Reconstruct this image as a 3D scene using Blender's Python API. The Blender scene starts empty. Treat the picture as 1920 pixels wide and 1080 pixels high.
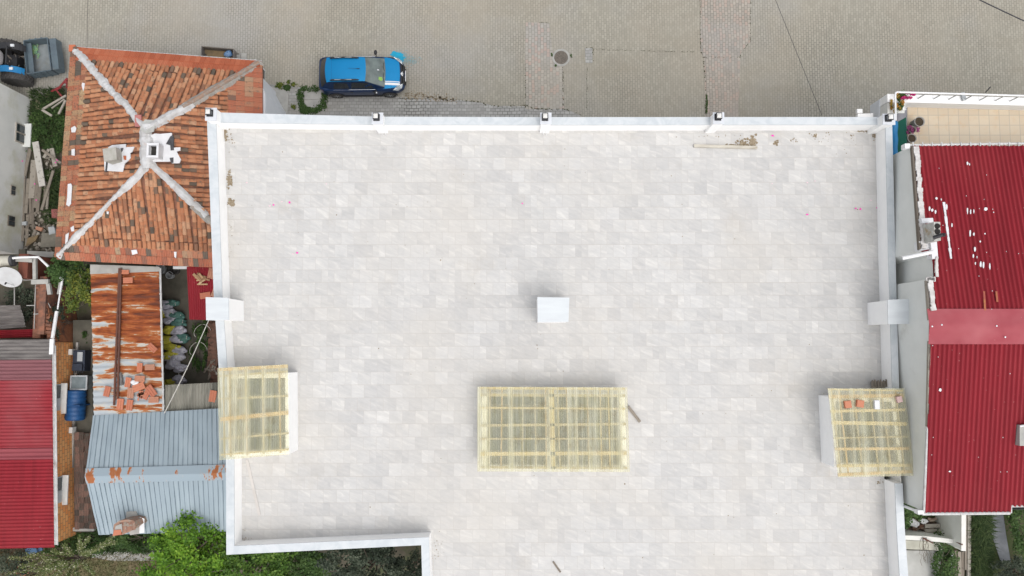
import bpy, math, random
from mathutils import Vector, Matrix
random.seed(7)
R = math.radians
S = bpy.context.scene
COL = S.collection

# ---------------------------------------------------------------- camera, light, exposure
H = 35.5                      # drone height over the street
TILT = R(4.5)                 # the camera looks 4.5 degrees north of straight down
FPX = 1387.0                  # focal length in pixels of a 1920 wide picture
cam = bpy.data.cameras.new("camera"); camo = bpy.data.objects.new("camera", cam); COL.objects.link(camo)
cam.sensor_width = 36; cam.lens = 36 * FPX / 1920; cam.clip_start = 0.1; cam.clip_end = 2000
camo.location = (0, 0, H); camo.rotation_euler = (TILT, 0, 0); S.camera = camo

SUN_EL, SUN_AZ = R(64), R(145)      # azimuth from north, clockwise: south-east
W = bpy.data.worlds.new("World"); S.world = W; W.use_nodes = True
wn = W.node_tree.nodes; wl = W.node_tree.links
bg = wn["Background"]
sk = wn.new("ShaderNodeTexSky"); sk.sky_type = 'NISHITA'; sk.sun_disc = False
sk.sun_elevation = SUN_EL; sk.sun_rotation = SUN_AZ; sk.air_density = 1.0; sk.dust_density = 4.0; sk.ozone_density = 1.0
hs = wn.new("ShaderNodeHueSaturation"); hs.inputs["Saturation"].default_value = 0.3   # overcast: a grey sky
wl.new(sk.outputs[0], hs.inputs["Color"]); wl.new(hs.outputs[0], bg.inputs["Color"]); bg.inputs["Strength"].default_value = 0.15
sun = bpy.data.lights.new("sun", 'SUN'); suno = bpy.data.objects.new("sun", sun); COL.objects.link(suno)
sun.energy = 0.62; sun.angle = R(130); sun.color = (1, 0.965, 0.91)
d = Vector((math.sin(SUN_AZ) * math.cos(SUN_EL), math.cos(SUN_AZ) * math.cos(SUN_EL), math.sin(SUN_EL)))
suno.rotation_euler = d.to_track_quat('Z', 'Y').to_euler(); suno.location = (20, -20, 60)
S.view_settings.view_transform = 'Standard'; S.view_settings.look = 'None'
S.view_settings.exposure = 0.58; S.view_settings.gamma = 1

# ---------------------------------------------------------------- helpers
def P(px, py, z):
    """photo measurement -> world point at height z"""
    dx, dy = (px - 960) / FPX, (540 - py) / FPX
    c, s = math.cos(TILT), math.sin(TILT)
    wy, wz = dy * c + s, dy * s - c
    t = (z - H) / wz
    return Vector((dx * t, wy * t, z))
def PP(pts, z): return [P(x, y, z) for x, y in pts]
def L3(a, b, t): return a + (b - a) * t
def rnd(a=0.0, b=1.0): return random.uniform(a, b)

ORG = {}
class MB:
    def __init__(s): s.v = []; s.f = []; s.a = []; s.m = []; s.mi = 0
    def add(s, verts, faces, val=None):
        b = len(s.v); s.v += [Vector(p) for p in verts]
        val = rnd() if val is None else val
        for f in faces: s.f.append([b + i for i in f]); s.a.append(val); s.m.append(s.mi)
        return s
    def poly(s, pts, val=None): return s.add(pts, [list(range(len(pts)))], val)
    def frame(s, c, X, Y, Z, sx, sy, sz, val=None):
        c = Vector(c); q = []
        for k in (-.5, .5):
            for i, j in ((-.5, -.5), (.5, -.5), (.5, .5), (-.5, .5)): q.append(c + X * (i * sx) + Y * (j * sy) + Z * (k * sz))
        return s.add(q, [(3, 2, 1, 0), (4, 5, 6, 7), (0, 1, 5, 4), (1, 2, 6, 5), (2, 3, 7, 6), (3, 0, 4, 7)], val)
    def box(s, c, size, rz=0.0, val=None, tilt=None):
        m = Matrix.Rotation(rz, 3, 'Z')
        if tilt: m = m @ Matrix.Rotation(tilt[0], 3, 'X') @ Matrix.Rotation(tilt[1], 3, 'Y')
        return s.frame(c, m @ Vector((1, 0, 0)), m @ Vector((0, 1, 0)), m @ Vector((0, 0, 1)), *size, val)
    def beam(s, a, b, w, h, val=None, up=Vector((0, 0, 1))):
        a, b = Vector(a), Vector(b); X = (b - a).normalized(); Y = up.cross(X)
        Y = Y.normalized() if Y.length > 1e-5 else Vector((0, 1, 0)); Z = X.cross(Y)
        return s.frame((a + b) / 2, X, Y, Z, (b - a).length, w, h, val)
    def prism(s, pts, z0, z1, val=None):
        n = len(pts); pts = [Vector((p[0], p[1], 0)) for p in pts]
        ar = sum(pts[i].x * pts[(i + 1) % n].y - pts[(i + 1) % n].x * pts[i].y for i in range(n))
        if ar < 0: pts = pts[::-1]
        v = [Vector((p.x, p.y, z0)) for p in pts] + [Vector((p.x, p.y, z1)) for p in pts]
        f = [list(range(n))[::-1], list(range(n, 2 * n))] + [(i, (i + 1) % n, n + (i + 1) % n, n + i) for i in range(n)]
        return s.add(v, f, val)
    def tube(s, pts, r, n=8, val=None, caps=True):
        pts = [Vector(p) for p in pts]; rs = r if isinstance(r, (list, tuple)) else [r] * len(pts)
        v = []; f = []; prev = None
        for i, p in enumerate(pts):
            t = (pts[min(i + 1, len(pts) - 1)] - pts[max(i - 1, 0)]).normalized()
            u = prev if prev and abs(prev.dot(t)) < .95 else (Vector((0, 0, 1)) if abs(t.z) < .9 else Vector((1, 0, 0)))
            u = (u - t * u.dot(t)).normalized(); prev = u; w = t.cross(u)
            for k in range(n):
                a = 2 * math.pi * k / n; v.append(p + (u * math.cos(a) + w * math.sin(a)) * rs[i])
        for i in range(len(pts) - 1):
            for k in range(n):
                f.append((i * n + k, i * n + (k + 1) % n, (i + 1) * n + (k + 1) % n, (i + 1) * n + k))
        if caps: f += [list(range(n))[::-1], [(len(pts) - 1) * n + k for k in range(n)]]
        return s.add(v, f, val)
    def lathe(s, c, prof, n=20, val=None, M=None):
        """prof: (radius, height) list round the Z axis (or M's z axis)"""
        c = Vector(c); M = M or Matrix.Identity(3); v = []; f = []
        for r, h in prof:
            for k in range(n):
                a = 2 * math.pi * k / n; v.append(c + M @ Vector((r * math.cos(a), r * math.sin(a), h)))
        for i in range(len(prof) - 1):
            for k in range(n): f.append((i * n + k, i * n + (k + 1) % n, (i + 1) * n + (k + 1) % n, (i + 1) * n + k))
        f += [list(range(n))[::-1], [(len(prof) - 1) * n + k for k in range(n)]]
        return s.add(v, f, val)
    def blob(s, c, r, n=10, rough=.2, flat=1.0, val=None, sq=1.0):
        c = Vector(c); r = r if isinstance(r, (tuple, list)) else (r, r, r * flat)
        v = []; f = []; nu, nv = n, max(4, n // 2); ph = [rnd(0, 6.28) for _ in range(6)]
        for j in range(nv + 1):
            th = math.pi * j / nv
            for i in range(nu):
                a = 2 * math.pi * i / nu
                k = 1 + rough * (.5 * math.sin(2 * a + ph[0] + th) + .35 * math.sin(3 * a + ph[1] - 2 * th) + .3 * math.sin(5 * a + ph[2]) * math.sin(3 * th + ph[3]))
                q = Vector((math.sin(th) * math.cos(a), math.sin(th) * math.sin(a), math.cos(th)))
                q = Vector([math.copysign(abs(t) ** sq, t) for t in q])
                v.append(c + Vector((q.x * r[0] * k, q.y * r[1] * k, q.z * r[2] * k)))
        for j in range(nv):
            for i in range(nu): f.append((j * nu + i, (j + 1) * nu + i, (j + 1) * nu + (i + 1) % nu, j * nu + (i + 1) % nu))
        return s.add(v, f, val)
    def grid(s, fn, nu, nv, val=None, keep=None):
        """fn(u, v) -> point"""
        b = len(s.v); vv = []
        for j in range(nv + 1):
            for i in range(nu + 1): vv.append(Vector(fn(i / nu, j / nv)))
        s.v += vv; val = rnd() if val is None else val
        for j in range(nv):
            for i in range(nu):
                q = [j * (nu + 1) + i, j * (nu + 1) + i + 1, (j + 1) * (nu + 1) + i + 1, (j + 1) * (nu + 1) + i]
                if keep and not keep(sum((vv[k] for k in q), Vector()) / 4): continue
                s.f.append([b + k for k in q]); s.a.append(val); s.m.append(s.mi)
        return s
    def ripple(s, a, b, c, d, waves, amp, seg=6, nv=4, keep=None, shape='sin', val=None, sag=0.0):
        """corrugated sheet: waves run from a to b, ribs run from a to d"""
        a, b, c, d = Vector(a), Vector(b), Vector(c), Vector(d); n = (b - a).cross(d - a).normalized()
        if n.z < 0: n = -n
        def fn(u, v):
            p = L3(L3(a, b, u), L3(d, c, u), v); t = u * waves
            if shape == 'sin': h = math.sin(2 * math.pi * t)
            else:
                q = t % 1.0; h = 1.0 if q < .18 else -1.0
            return p + n * (amp * h + sag * math.sin(u * 9 + v * 7) * .5)
        return s.grid(fn, int(waves * seg), nv, val, keep)
    def leaves(s, c, r, n, size, clumps=0, spread=.35, flat=.6, shell=.55, aspect=.6):
        """leaf faces spread in clumps through an ellipsoid"""
        c = Vector(c); cl = []
        for _ in range(clumps or 1):
            while True:
                q = Vector((rnd(-1, 1), rnd(-1, 1), rnd(-1, 1)))
                if shell < q.length < 1: break
            cl.append((Vector((q.x * r[0], q.y * r[1], q.z * r[2])), rnd(.55, 1.2), rnd(-.22, .22)))
        for i in range(n):
            if clumps:
                o, k, dv = random.choice(cl); q = Vector((random.gauss(0, 1), random.gauss(0, 1), random.gauss(0, 1) * .7)) * .5
                p = c + o + Vector((q.x * r[0], q.y * r[1], q.z * r[2])) * spread * k
            else:
                q = Vector((random.gauss(0, .5), random.gauss(0, .5), random.gauss(0, .5))); dv = 0
                p = c + Vector((q.x * r[0], q.y * r[1], q.z * r[2]))
            a = rnd(0, 6.28); t = Vector((math.cos(a), math.sin(a), rnd(-.5, .4))).normalized()
            nn = Vector((rnd(-1, 1) * flat, rnd(-1, 1) * flat, 1)); w = nn.cross(t).normalized(); L = size * rnd(.6, 1.3)
            s.add([p - t * L * .5, p + w * L * aspect * .5, p + t * L * .5, p - w * L * aspect * .5], [(0, 1, 2, 3)], min(1, max(0, .5 + dv + rnd(-.3, .3))))
        return s
    def blades(s, pts, n, h, w=.012, lean=.6):
        for i in range(n):
            p = Vector(random.choice(pts)) if not callable(pts) else Vector(pts())
            a = rnd(0, 6.28); t = Vector((math.cos(a), math.sin(a), 0)); q = Vector((-t.y, t.x, 0)) * w; L = h * rnd(.5, 1.3)
            m = p + Vector((0, 0, L * .6)) + t * L * lean * .35; e = p + Vector((0, 0, L * rnd(.55, 1))) + t * L * lean
            s.add([p - q, p + q, m + q * .8, m - q * .8, e], [(0, 1, 2, 3), (3, 2, 4)], rnd())
        return s

def build(mb, name, mats, parent=None, smooth=False):
    mats = mats if isinstance(mats, (list, tuple)) else [mats]
    if parent is not None: o0 = ORG[parent]
    else:
        n = len(mb.v); o0 = Vector((sum(p.x for p in mb.v) / n, sum(p.y for p in mb.v) / n, min(p.z for p in mb.v)))
    me = bpy.data.meshes.new(name)
    me.from_pydata([p - o0 for p in mb.v], [], mb.f)
    at = me.attributes.new("rnd", 'FLOAT', 'FACE'); at.data.foreach_set("value", mb.a)
    for m in mats: me.materials.append(m)
    me.polygons.foreach_set("material_index", mb.m)
    if smooth: me.polygons.foreach_set("use_smooth", [True] * len(mb.f))
    me.update()
    o = bpy.data.objects.new(name, me); COL.objects.link(o)
    if parent is not None: o.parent = parent
    else: o.location = o0
    ORG[o] = o0
    return o
def thing(name, label, cat, loc, group=None):
    o = bpy.data.objects.new(name, None); COL.objects.link(o); o.location = loc; o.empty_display_size = .3
    ORG[o] = Vector(loc); o["label"] = label; o["category"] = cat
    if group: o["group"] = group
    return o
def solo(mb, name, mats, label, cat, group=None, smooth=False, kind=None):
    o = build(mb, name, mats, None, smooth); o["label"] = label; o["category"] = cat
    if group: o["group"] = group
    if kind: o["kind"] = kind
    return o
def setting(mb, name, mats, kind="structure"):
    o = build(mb, name, mats); o["kind"] = kind; return o
def dup(root, loc, rz=0.0, label=None, scale=None):
    r = root.copy(); COL.objects.link(r); r.location = loc; r.rotation_euler = (0, 0, rz)
    if scale: r.scale = scale
    if label: r["label"] = label
    for ch in list(root.children):
        c = ch.copy(); COL.objects.link(c); c.parent = r
        for g in list(ch.children):
            e = g.copy(); COL.objects.link(e); e.parent = c
    return r

# ---------------------------------------------------------------- materials
class NT:
    def __init__(s, name):
        s.m = bpy.data.materials.new(name); s.m.use_nodes = True; s.n = s.m.node_tree.nodes; s.l = s.m.node_tree.links
        s.b = s.n["Principled BSDF"]; s.out = s.n["Material Output"]
        s.tc = s.n.new("ShaderNodeTexCoord")
    def map(s, scale=(1, 1, 1), rot=(0, 0, 0), loc=(0, 0, 0), src="Object"):
        m = s.n.new("ShaderNodeMapping"); m.inputs["Scale"].default_value = scale; m.inputs["Rotation"].default_value = rot; m.inputs["Location"].default_value = loc
        s.l.new(s.tc.outputs[src], m.inputs["Vector"]); return m.outputs[0]
    def map2(s, rot, scale, loc=(0, 0, 0)):
        v = s.map((1, 1, 1), (0, 0, rot)); m = s.n.new("ShaderNodeMapping"); m.inputs["Scale"].default_value = scale; m.inputs["Location"].default_value = loc
        s.l.new(v, m.inputs["Vector"]); return m.outputs[0]
    def noise(s, vec, scale, detail=4, rough=.55, dist=0.0, w=None):
        t = s.n.new("ShaderNodeTexNoise"); t.inputs["Scale"].default_value = scale; t.inputs["Detail"].default_value = detail
        t.inputs["Roughness"].default_value = rough; t.inputs["Distortion"].default_value = dist
        if w is not None: t.noise_dimensions = '4D'; s.l.new(w, t.inputs["W"])
        s.l.new(vec, t.inputs["Vector"]); return t.outputs["Fac"]
    def ramp(s, fac, stops, interp='LINEAR'):
        r = s.n.new("ShaderNodeValToRGB"); r.color_ramp.interpolation = interp; e = r.color_ramp.elements
        while len(e) < len(stops): e.new(.5)
        for k, (p, c) in enumerate(stops):
            e[k].position = p; e[k].color = (c, c, c, 1) if isinstance(c, (int, float)) else (*c, 1)
        s.l.new(fac, r.inputs[0]); return r.outputs[0]
    def mix(s, fac, a, b, mode='MIX'):
        m = s.n.new("ShaderNodeMix"); m.data_type = 'RGBA'; m.blend_type = mode
        for k, v in ((0, fac), (6, a), (7, b)):
            if hasattr(v, "is_linked") or hasattr(v, "links"): s.l.new(v, m.inputs[k])
            elif isinstance(v, (int, float)): m.inputs[k].default_value = v if k == 0 else (v, v, v, 1)
            else: m.inputs[k].default_value = (*v, 1)
        return m.outputs[2]
    def math(s, op, a, b=0.0):
        m = s.n.new("ShaderNodeMath"); m.operation = op
        for k, v in ((0, a), (1, b)):
            if isinstance(v, (int, float)): m.inputs[k].default_value = v
            else: s.l.new(v, m.inputs[k])
        return m.outputs[0]
    def attr(s, name="rnd"):
        a = s.n.new("ShaderNodeAttribute"); a.attribute_name = name; return a.outputs["Fac"]
    def brick(s, vec, bw, bh, mortar, offset=.5, freq=2, bias=0.0, c1=(0, 0, 0), c2=(1, 1, 1), cm=(0, 0, 0), smooth=.1):
        t = s.n.new("ShaderNodeTexBrick"); t.offset = offset; t.offset_frequency = freq; t.squash = 1; t.squash_frequency = 1
        t.inputs["Scale"].default_value = 1; t.inputs["Brick Width"].default_value = bw; t.inputs["Row Height"].default_value = bh
        t.inputs["Mortar Size"].default_value = mortar; t.inputs["Mortar Smooth"].default_value = smooth; t.inputs["Bias"].default_value = bias
        t.inputs["Color1"].default_value = (*c1, 1); t.inputs["Color2"].default_value = (*c2, 1); t.inputs["Mortar"].default_value = (*cm, 1)
        s.l.new(vec, t.inputs["Vector"]); return t.outputs["Color"], t.outputs["Fac"]
    def bump(s, h, strength=.3, dist=.01):
        b = s.n.new("ShaderNodeBump"); b.inputs["Strength"].default_value = strength; b.inputs["Distance"].default_value = dist
        s.l.new(h, b.inputs["Height"]); s.l.new(b.outputs[0], s.b.inputs["Normal"])
    def col(s, c): s.l.new(c, s.b.inputs["Base Color"])
    def fin(s, rough=.7, metal=0.0, spec=.4, coat=0.0):
        s.b.inputs["Roughness"].default_value = rough; s.b.inputs["Metallic"].default_value = metal
        s.b.inputs["Specular IOR Level"].default_value = spec; s.b.inputs["Coat Weight"].default_value = coat
        return s.m

def plain(name, c1, c2=None, scale=6, rough=.7, metal=0, spec=.4, detail=5, stretch=(1, 1, 1), bump=0.0, coat=0.0, lo=.35, hi=.65, dirt=None, dirt_amt=(.62, .7)):
    t = NT(name); c2 = c2 or tuple(x * .82 for x in c1)
    v = t.map(stretch); n = t.noise(v, scale, detail)
    c = t.ramp(n, [(lo, c1), (hi, c2)])
    if dirt:
        n2 = t.noise(v, scale * .45, 8, .65); c = t.mix(t.ramp(n2, [(dirt_amt[0], 0.0), (dirt_amt[1], 1.0)]), c, dirt)
    t.col(c)
    if bump: t.bump(n, bump, .02)
    return t.fin(rough, metal, spec, coat)
def by_face(name, stops, rough=.75, noise=None, nscale=12, spec=.3, trans=0.0):
    """colour picked per leaf, tile or board"""
    t = NT(name); c = t.ramp(t.attr(), stops)
    if noise:
        n = t.noise(t.map(), nscale, 5, .6); c = t.mix(t.ramp(n, [(noise[1], 0.0), (noise[2], 1.0)]), c, noise[0])
    t.col(c)
    m = t.fin(rough, 0, spec)
    if trans:
        tr = t.n.new("ShaderNodeBsdfTranslucent"); t.l.new(c, tr.inputs["Color"]); ms = t.n.new("ShaderNodeMixShader"); ms.inputs[0].default_value = trans
        t.l.new(t.b.outputs[0], ms.inputs[1]); t.l.new(tr.outputs[0], ms.inputs[2]); t.l.new(ms.outputs[0], t.out.inputs["Surface"])
    return m

m_white = plain("white_paint", (.88, .875, .86), (.85, .845, .83), 3, .6, dirt=(.6, .58, .54), dirt_amt=(.66, .9))
m_creamwhite = plain("cream_white_paint", (.66, .655, .62), (.60, .595, .56), 2.5, .65, dirt=(.5, .48, .43), dirt_amt=(.62, .9))
m_greywall = plain("grey_painted_wall", (.66, .67, .64), (.62, .63, .60), 1.6, .75, dirt=(.36, .35, .32), dirt_amt=(.6, .85))
m_sidewhite = plain("cool_white_wall", (.66, .68, .71), (.62, .64, .67), 2, .7, dirt=(.5, .5, .5), dirt_amt=(.65, .95))

def mk_marble():
    t = NT("white_marble"); v = t.map((1, 1, 1), (0, 0, R(25)))
    n = t.noise(v, 1.6, 8, .62, 1.6); c = t.ramp(n, [(.38, (.455, .487, .507)), (.5, (.495, .525, .54)), (.62, (.535, .557, .57))])
    n2 = t.noise(t.map((1, 1, 1)), 9, 6, .6); c = t.mix(t.ramp(n2, [(.62, 0.0), (.74, .6)]), c, (.5, .53, .56)); t.col(c)
    return t.fin(.4, 0, .4)
m_marble = mk_marble()

def mk_floor():
    """pale stone tiles, half bonded, each tile its own cut of the stone"""
    t = NT("terrace_stone_tiles"); v = t.map()
    g, f = t.brick(v, .45, .45, .005, .5, 2, 0)
    g2, _ = t.brick(t.map(loc=(.225, 0, 0)), .9, .45, 0.0, .5, 2, 0)
    gv = t.mix(.30, g, g2); sep = t.n.new("ShaderNodeSeparateColor"); t.l.new(gv, sep.inputs[0]); k = sep.outputs[0]
    k4 = t.math('MULTIPLY', k, 37.0)
    v2 = t.map2(R(22), (.62, 2.5, 1))
    n = t.noise(v2, 2.1, 7, .6, .9, w=k4)
    base = t.ramp(k, [(.10, (.435, .429, .42)), (.38, (.464, .457, .445)), (.62, (.482, .475, .461)), (.92, (.508, .502, .49))])
    vein = t.ramp(n, [(.30, (.89, .895, .90)), (.47, (.985, .985, .985)), (.56, (1.03, 1.025, 1.015)), (.66, (1.15, 1.14, 1.12))])
    fine = t.noise(t.map2(R(18), (1.0, 3.2, 1)), 7.5, 5, .65, .6, w=k4); c = t.mix(1.0, base, vein, 'MULTIPLY'); c = t.mix(1.0, c, t.ramp(fine, [(.3, (.955, .952, .945)), (.5, (1, 1, 1)), (.7, (1.04, 1.04, 1.035))]), 'MULTIPLY')
    warm = t.noise(t.map(), .22, 5, .6)                                   # dusty, warmer fields
    c = t.mix(t.ramp(warm, [(.45, 0.0), (.68, .38)]), c, (.49, .455, .40))
    grime = t.noise(t.map(), .55, 9, .72); c = t.mix(t.ramp(grime, [(.57, 0.0), (.8, .45)]), c, (.38, .34, .285))
    joint = t.noise(t.map(), 1.1, 5, .6)
    c = t.mix(t.math('MULTIPLY', f, t.ramp(joint, [(.35, .25), (.7, .9)])), c, (.40, .37, .34))
    # the long joints between the rows are wider and dirtier
    _, fr = t.brick(v, 900, .45, .009, .5, 2, 0); c = t.mix(t.math('MULTIPLY', fr, t.ramp(t.noise(t.map((.5, 1, 1)), .8, 5, .6), [(.40, .03), (.70, .45)])), c, (.36, .32, .27))
    t.col(c); t.bump(n, .04, .01)
    return t.fin(.62, 0, .35)
m_floor = mk_floor()

def mk_pavers(name, a, b, bw, bh, mort, cm, var=.5, rot=0.0, warm=(.35, .31, .25), wl_=(.42, .72), red=None, mortar_amt=1.0, groove=.9):
    t = NT(name); v = t.map((1, 1, 1), (0, 0, rot)); vd = t.n.new("ShaderNodeVectorMath"); vd.operation = 'ADD'
    nz = t.n.new("ShaderNodeTexNoise"); nz.inputs["Scale"].default_value = 1.3; nz.inputs["Detail"].default_value = 3; t.l.new(v, nz.inputs["Vector"])
    sc = t.n.new("ShaderNodeVectorMath"); sc.operation = 'SCALE'; sc.inputs["Scale"].default_value = .11; t.l.new(nz.outputs["Color"], sc.inputs[0])
    t.l.new(v, vd.inputs[0]); t.l.new(sc.outputs[0], vd.inputs[1]); v = vd.outputs[0]
    g, f = t.brick(v, bw, bh, mort, .5, 2, 0)
    sep = t.n.new("ShaderNodeSeparateColor"); t.l.new(g, sep.inputs[0]); k = sep.outputs[0]
    c = t.ramp(k, [(.5 - var, a), (.5 + var, b)])
    if red: c = t.mix(t.ramp(k, [(.72, 0.0), (.80, .42)]), c, red)
    w1 = t.noise(t.map((1, .55, 1)), .23, 6, .62); c = t.mix(t.ramp(w1, [(wl_[0], 0.0), (wl_[1], .62)]), c, warm)
    w2 = t.noise(t.map((1, 1, 1), loc=(7, 3, 1)), .16, 5, .6); c = t.mix(t.ramp(w2, [(.47, 0.0), (.72, .5)]), c, (.325, .325, .325)); w4 = t.noise(t.map((.35, 1, 1), loc=(11, 5, 2)), .45, 6, .65); c = t.mix(t.ramp(w4, [(.52, 0.0), (.74, .5)]), c, (.275, .245, .19))
    w3 = t.noise(t.map(), .9, 8, .7); c = t.mix(t.ramp(w3, [(.6, 0.0), (.85, .45)]), c, tuple(x * .55 for x in a))
    gap = t.noise(t.map((1, .6, 1), loc=(2, 9, 4)), .35, 5, .65)
    c = t.mix(t.math('MULTIPLY', f, t.ramp(gap, [(.42, groove * .22), (.68, groove)])), c, cm)
    t.col(c); t.bump(f, -.25, .006)
    return t.fin(.85, 0, .25)
m_street = mk_pavers("street_pavers", (.285, .268, .222), (.345, .326, .272), .21, .125, .011, (.135, .125, .105), .5, R(90))
m_walk = mk_pavers("sidewalk_pavers", (.285, .28, .265), (.385, .38, .36), .235, .16, .013, (.075, .075, .065), .5, R(0), (.30, .30, .28), (.5, .8), groove=1.0)
m_patch = mk_pavers("mixed_red_pavers", (.30, .282, .248), (.42, .388, .335), .21, .15, .011, (.14, .13, .11), .5, R(90), (.38, .345, .285), (.48, .8), (.37, .205, .165), groove=1.1)
m_patch2 = mk_pavers("faded_red_pavers", (.30, .275, .24), (.42, .375, .32), .21, .14, .011, (.14, .13, .11), .5, R(90), (.37, .305, .25), (.48, .8), (.355, .235, .195), groove=1.1)
m_concrete = plain("rough_concrete", (.40, .39, .36), (.31, .305, .285), 2.2, .9, detail=9, bump=.2, dirt=(.2, .19, .17), dirt_amt=(.6, .8))
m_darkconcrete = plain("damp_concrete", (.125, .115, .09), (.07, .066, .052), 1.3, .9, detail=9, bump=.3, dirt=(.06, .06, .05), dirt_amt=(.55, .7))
m_soil = plain("garden_soil", (.135, .115, .085), (.075, .07, .05), 1.1, .95, detail=10, bump=.6, dirt=(.07, .09, .035), dirt_amt=(.5, .62))
m_drygrass = plain("dry_lawn", (.19, .15, .09), (.11, .125, .05), 2.0, .95, detail=10, bump=.6)
m_lawn = plain("green_lawn_soil", (.05, .075, .022), (.09, .085, .045), 1.4, .95, detail=10, bump=.6)

m_barrel = by_face("old_barrel_tiles", [(.0, (.085, .068, .052)), (.07, (.13, .095, .07)), (.12, (.25, .115, .065)), (.38, (.36, .145, .072)), (.62, (.415, .18, .092)), (.82, (.425, .205, .11)), (1, (.44, .25, .15))], .85, ((.13, .10, .07), .52, .74), 7)
m_flatnew = by_face("fresh_flat_tiles", [(0, (.36, .10, .05)), (.5, (.44, .135, .068)), (.9, (.47, .165, .088)), (1, (.43, .22, .135))], .8, ((.3, .13, .08), .6, .85), 6)
m_flatold = by_face("weathered_flat_tiles", [(0, (.12, .10, .08)), (.22, (.15, .115, .09)), (.27, (.36, .12, .07)), (.6, (.41, .155, .09)), (.8, (.40, .22, .135)), (1, (.36, .265, .175))], .85, ((.16, .13, .10), .54, .75), 9)
m_flatwest = by_face('streaked_flat_tiles', [(0, (.11, .095, .08)), (.26, (.16, .12, .09)), (.32, (.38, .13, .07)), (.52, (.42, .17, .10)), (.72, (.40, .23, .13)), (1, (.44, .32, .19))], .85, ((.13, .105, .08), .5, .68), 13)
m_striptile = by_face("mossy_brown_tiles", [(0, (.07, .055, .045)), (.5, (.15, .09, .07)), (1, (.22, .13, .10))], .9, ((.09, .085, .07), .5, .7), 6)
m_mortar = plain("white_lime_mortar", (.55, .55, .55), (.42, .41, .40), 3.5, .9, detail=9, bump=.5, dirt=(.40, .25, .2), dirt_amt=(.60, .70))
m_greymortar = plain("grey_cement_mortar", (.34, .32, .29), (.25, .235, .21), 5, .9, detail=9, bump=.5, dirt=(.36, .2, .13), dirt_amt=(.56, .68))
m_whitelead = plain("whitewashed_flashing", (.68, .68, .69), (.61, .61, .62), 4, .8, dirt=(.3, .28, .27), dirt_amt=(.68, .8))
m_dark = plain("dark_hollow", (.02, .018, .016), (.03, .028, .025), 4, .9)
m_tar = plain("black_bitumen", (.045, .045, .05), (.08, .08, .085), 6, .8)

def mk_redmetal(name, a, b, stretch, faded, amt):
    t = NT(name); v = t.map(stretch); n = t.noise(v, 1.5, 6, .6); c = t.ramp(n, [(.35, a), (.65, b)])
    n2 = t.noise(t.map(), .3, 4, .55); c = t.mix(t.ramp(n2, [(amt[0], 0.0), (amt[1], .8)]), c, faded)
    n3 = t.noise(t.map(), 11, 3, .5); c = t.mix(t.ramp(n3, [(.72, 0.0), (.76, .5)]), c, (.55, .35, .33)); t.col(c)
    return t.fin(.6, 0, .2)
m_red = mk_redmetal("red_painted_sheet", (.245, .017, .026), (.195, .014, .021), (3, .2, 1), (.25, .028, .033), (.5, .75))
m_redcap = mk_redmetal("faded_red_ridge_sheet", (.30, .052, .066), (.255, .042, .054), (.4, 1, 1), (.44, .15, .16), (.45, .7))
m_redold = mk_redmetal("sun_faded_red_sheet", (.27, .026, .034), (.22, .02, .028), (.2, 3, 1), (.26, .065, .072), (.42, .62))
m_greysheet = plain("weathered_grey_sheet", (.18, .165, .155), (.11, .10, .095), 2.2, .8, stretch=(.5, 3, 1), detail=8, dirt=(.08, .07, .065), dirt_amt=(.55, .75))
m_asbestos = plain("lichened_cement_sheet", (.27, .26, .22), (.16, .155, .13), 1.8, .9, stretch=(2.5, .5, 1), detail=9, dirt=(.085, .085, .07), dirt_amt=(.52, .7))
def mk_rust():
    t = NT("rusting_galvanised_sheet"); v = t.map((.42, 2.2, 1))
    n = t.noise(v, 1.5, 10, .70, .3); big = t.noise(t.map((.5, .5, 1), loc=(3, 1, 0)), .55, 3, .5)
    sx = t.n.new("ShaderNodeSeparateXYZ"); t.l.new(t.tc.outputs["Object"], sx.inputs[0])
    # the rust has eaten the upper sheets and the middle, the lowest sheet is still mostly zinc
    y = t.math('MULTIPLY', sx.outputs[1], .030); x = t.math('MULTIPLY', sx.outputs[0], .035)
    k = t.math('ADD', t.math('ADD', t.math('ADD', n, t.math('MULTIPLY', t.math('SUBTRACT', big, .5), .25)), y), x)
    c = t.ramp(k, [(.40, (.34, .37, .39)), (.475, (.44, .42, .37)), (.492, (.36, .17, .07)), (.54, (.31, .085, .022)), (.61, (.20, .047, .014)), (.69, (.10, .03, .016))])
    t.col(c); t.bump(n, .15, .01)
    return t.fin(.75, 0.0, .3)
m_rust = mk_rust()
def mk_zinc():
    t = NT("blue_grey_zinc_sheet"); v = t.map((2.5, .25, 1)); n = t.noise(v, 1.3, 6, .6)
    c = t.ramp(n, [(.3, (.25, .305, .34)), (.55, (.29, .35, .385)), (.75, (.335, .395, .425))])
    b = t.noise(t.map(), .5, 5, .6); c = t.mix(t.ramp(b, [(.5, 0.0), (.8, .5)]), c, (.21, .265, .305)); t.col(c)
    return t.fin(.6, .0, .3)
m_zinc = mk_zinc()
def mk_rustcap():
    t = NT("rust_spotted_ridge_sheet"); v = t.map((3, 1, 1)); n = t.noise(v, 1.0, 8, .62)
    big = t.noise(t.map((1, .3, 1)), .9, 3, .5)
    k = t.math('ADD', t.math('MULTIPLY', n, .55), t.math('MULTIPLY', big, .45))
    c = t.ramp(k, [(.525, (.265, .325, .365)), (.538, (.33, .345, .345)), (.548, (.31, .11, .035)), (.66, (.27, .075, .03))]); t.col(c)
    return t.fin(.65, 0, .35)
m_rustcap = mk_rustcap()
m_rustbar = plain("rusty_steel_bar", (.13, .05, .03), (.09, .04, .03), 5, .85)
m_steel = plain("galvanised_gutter", (.55, .55, .54), (.40, .40, .39), 4, .5, stretch=(4, 1, 1), dirt=(.22, .17, .13), dirt_amt=(.58, .75))
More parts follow.
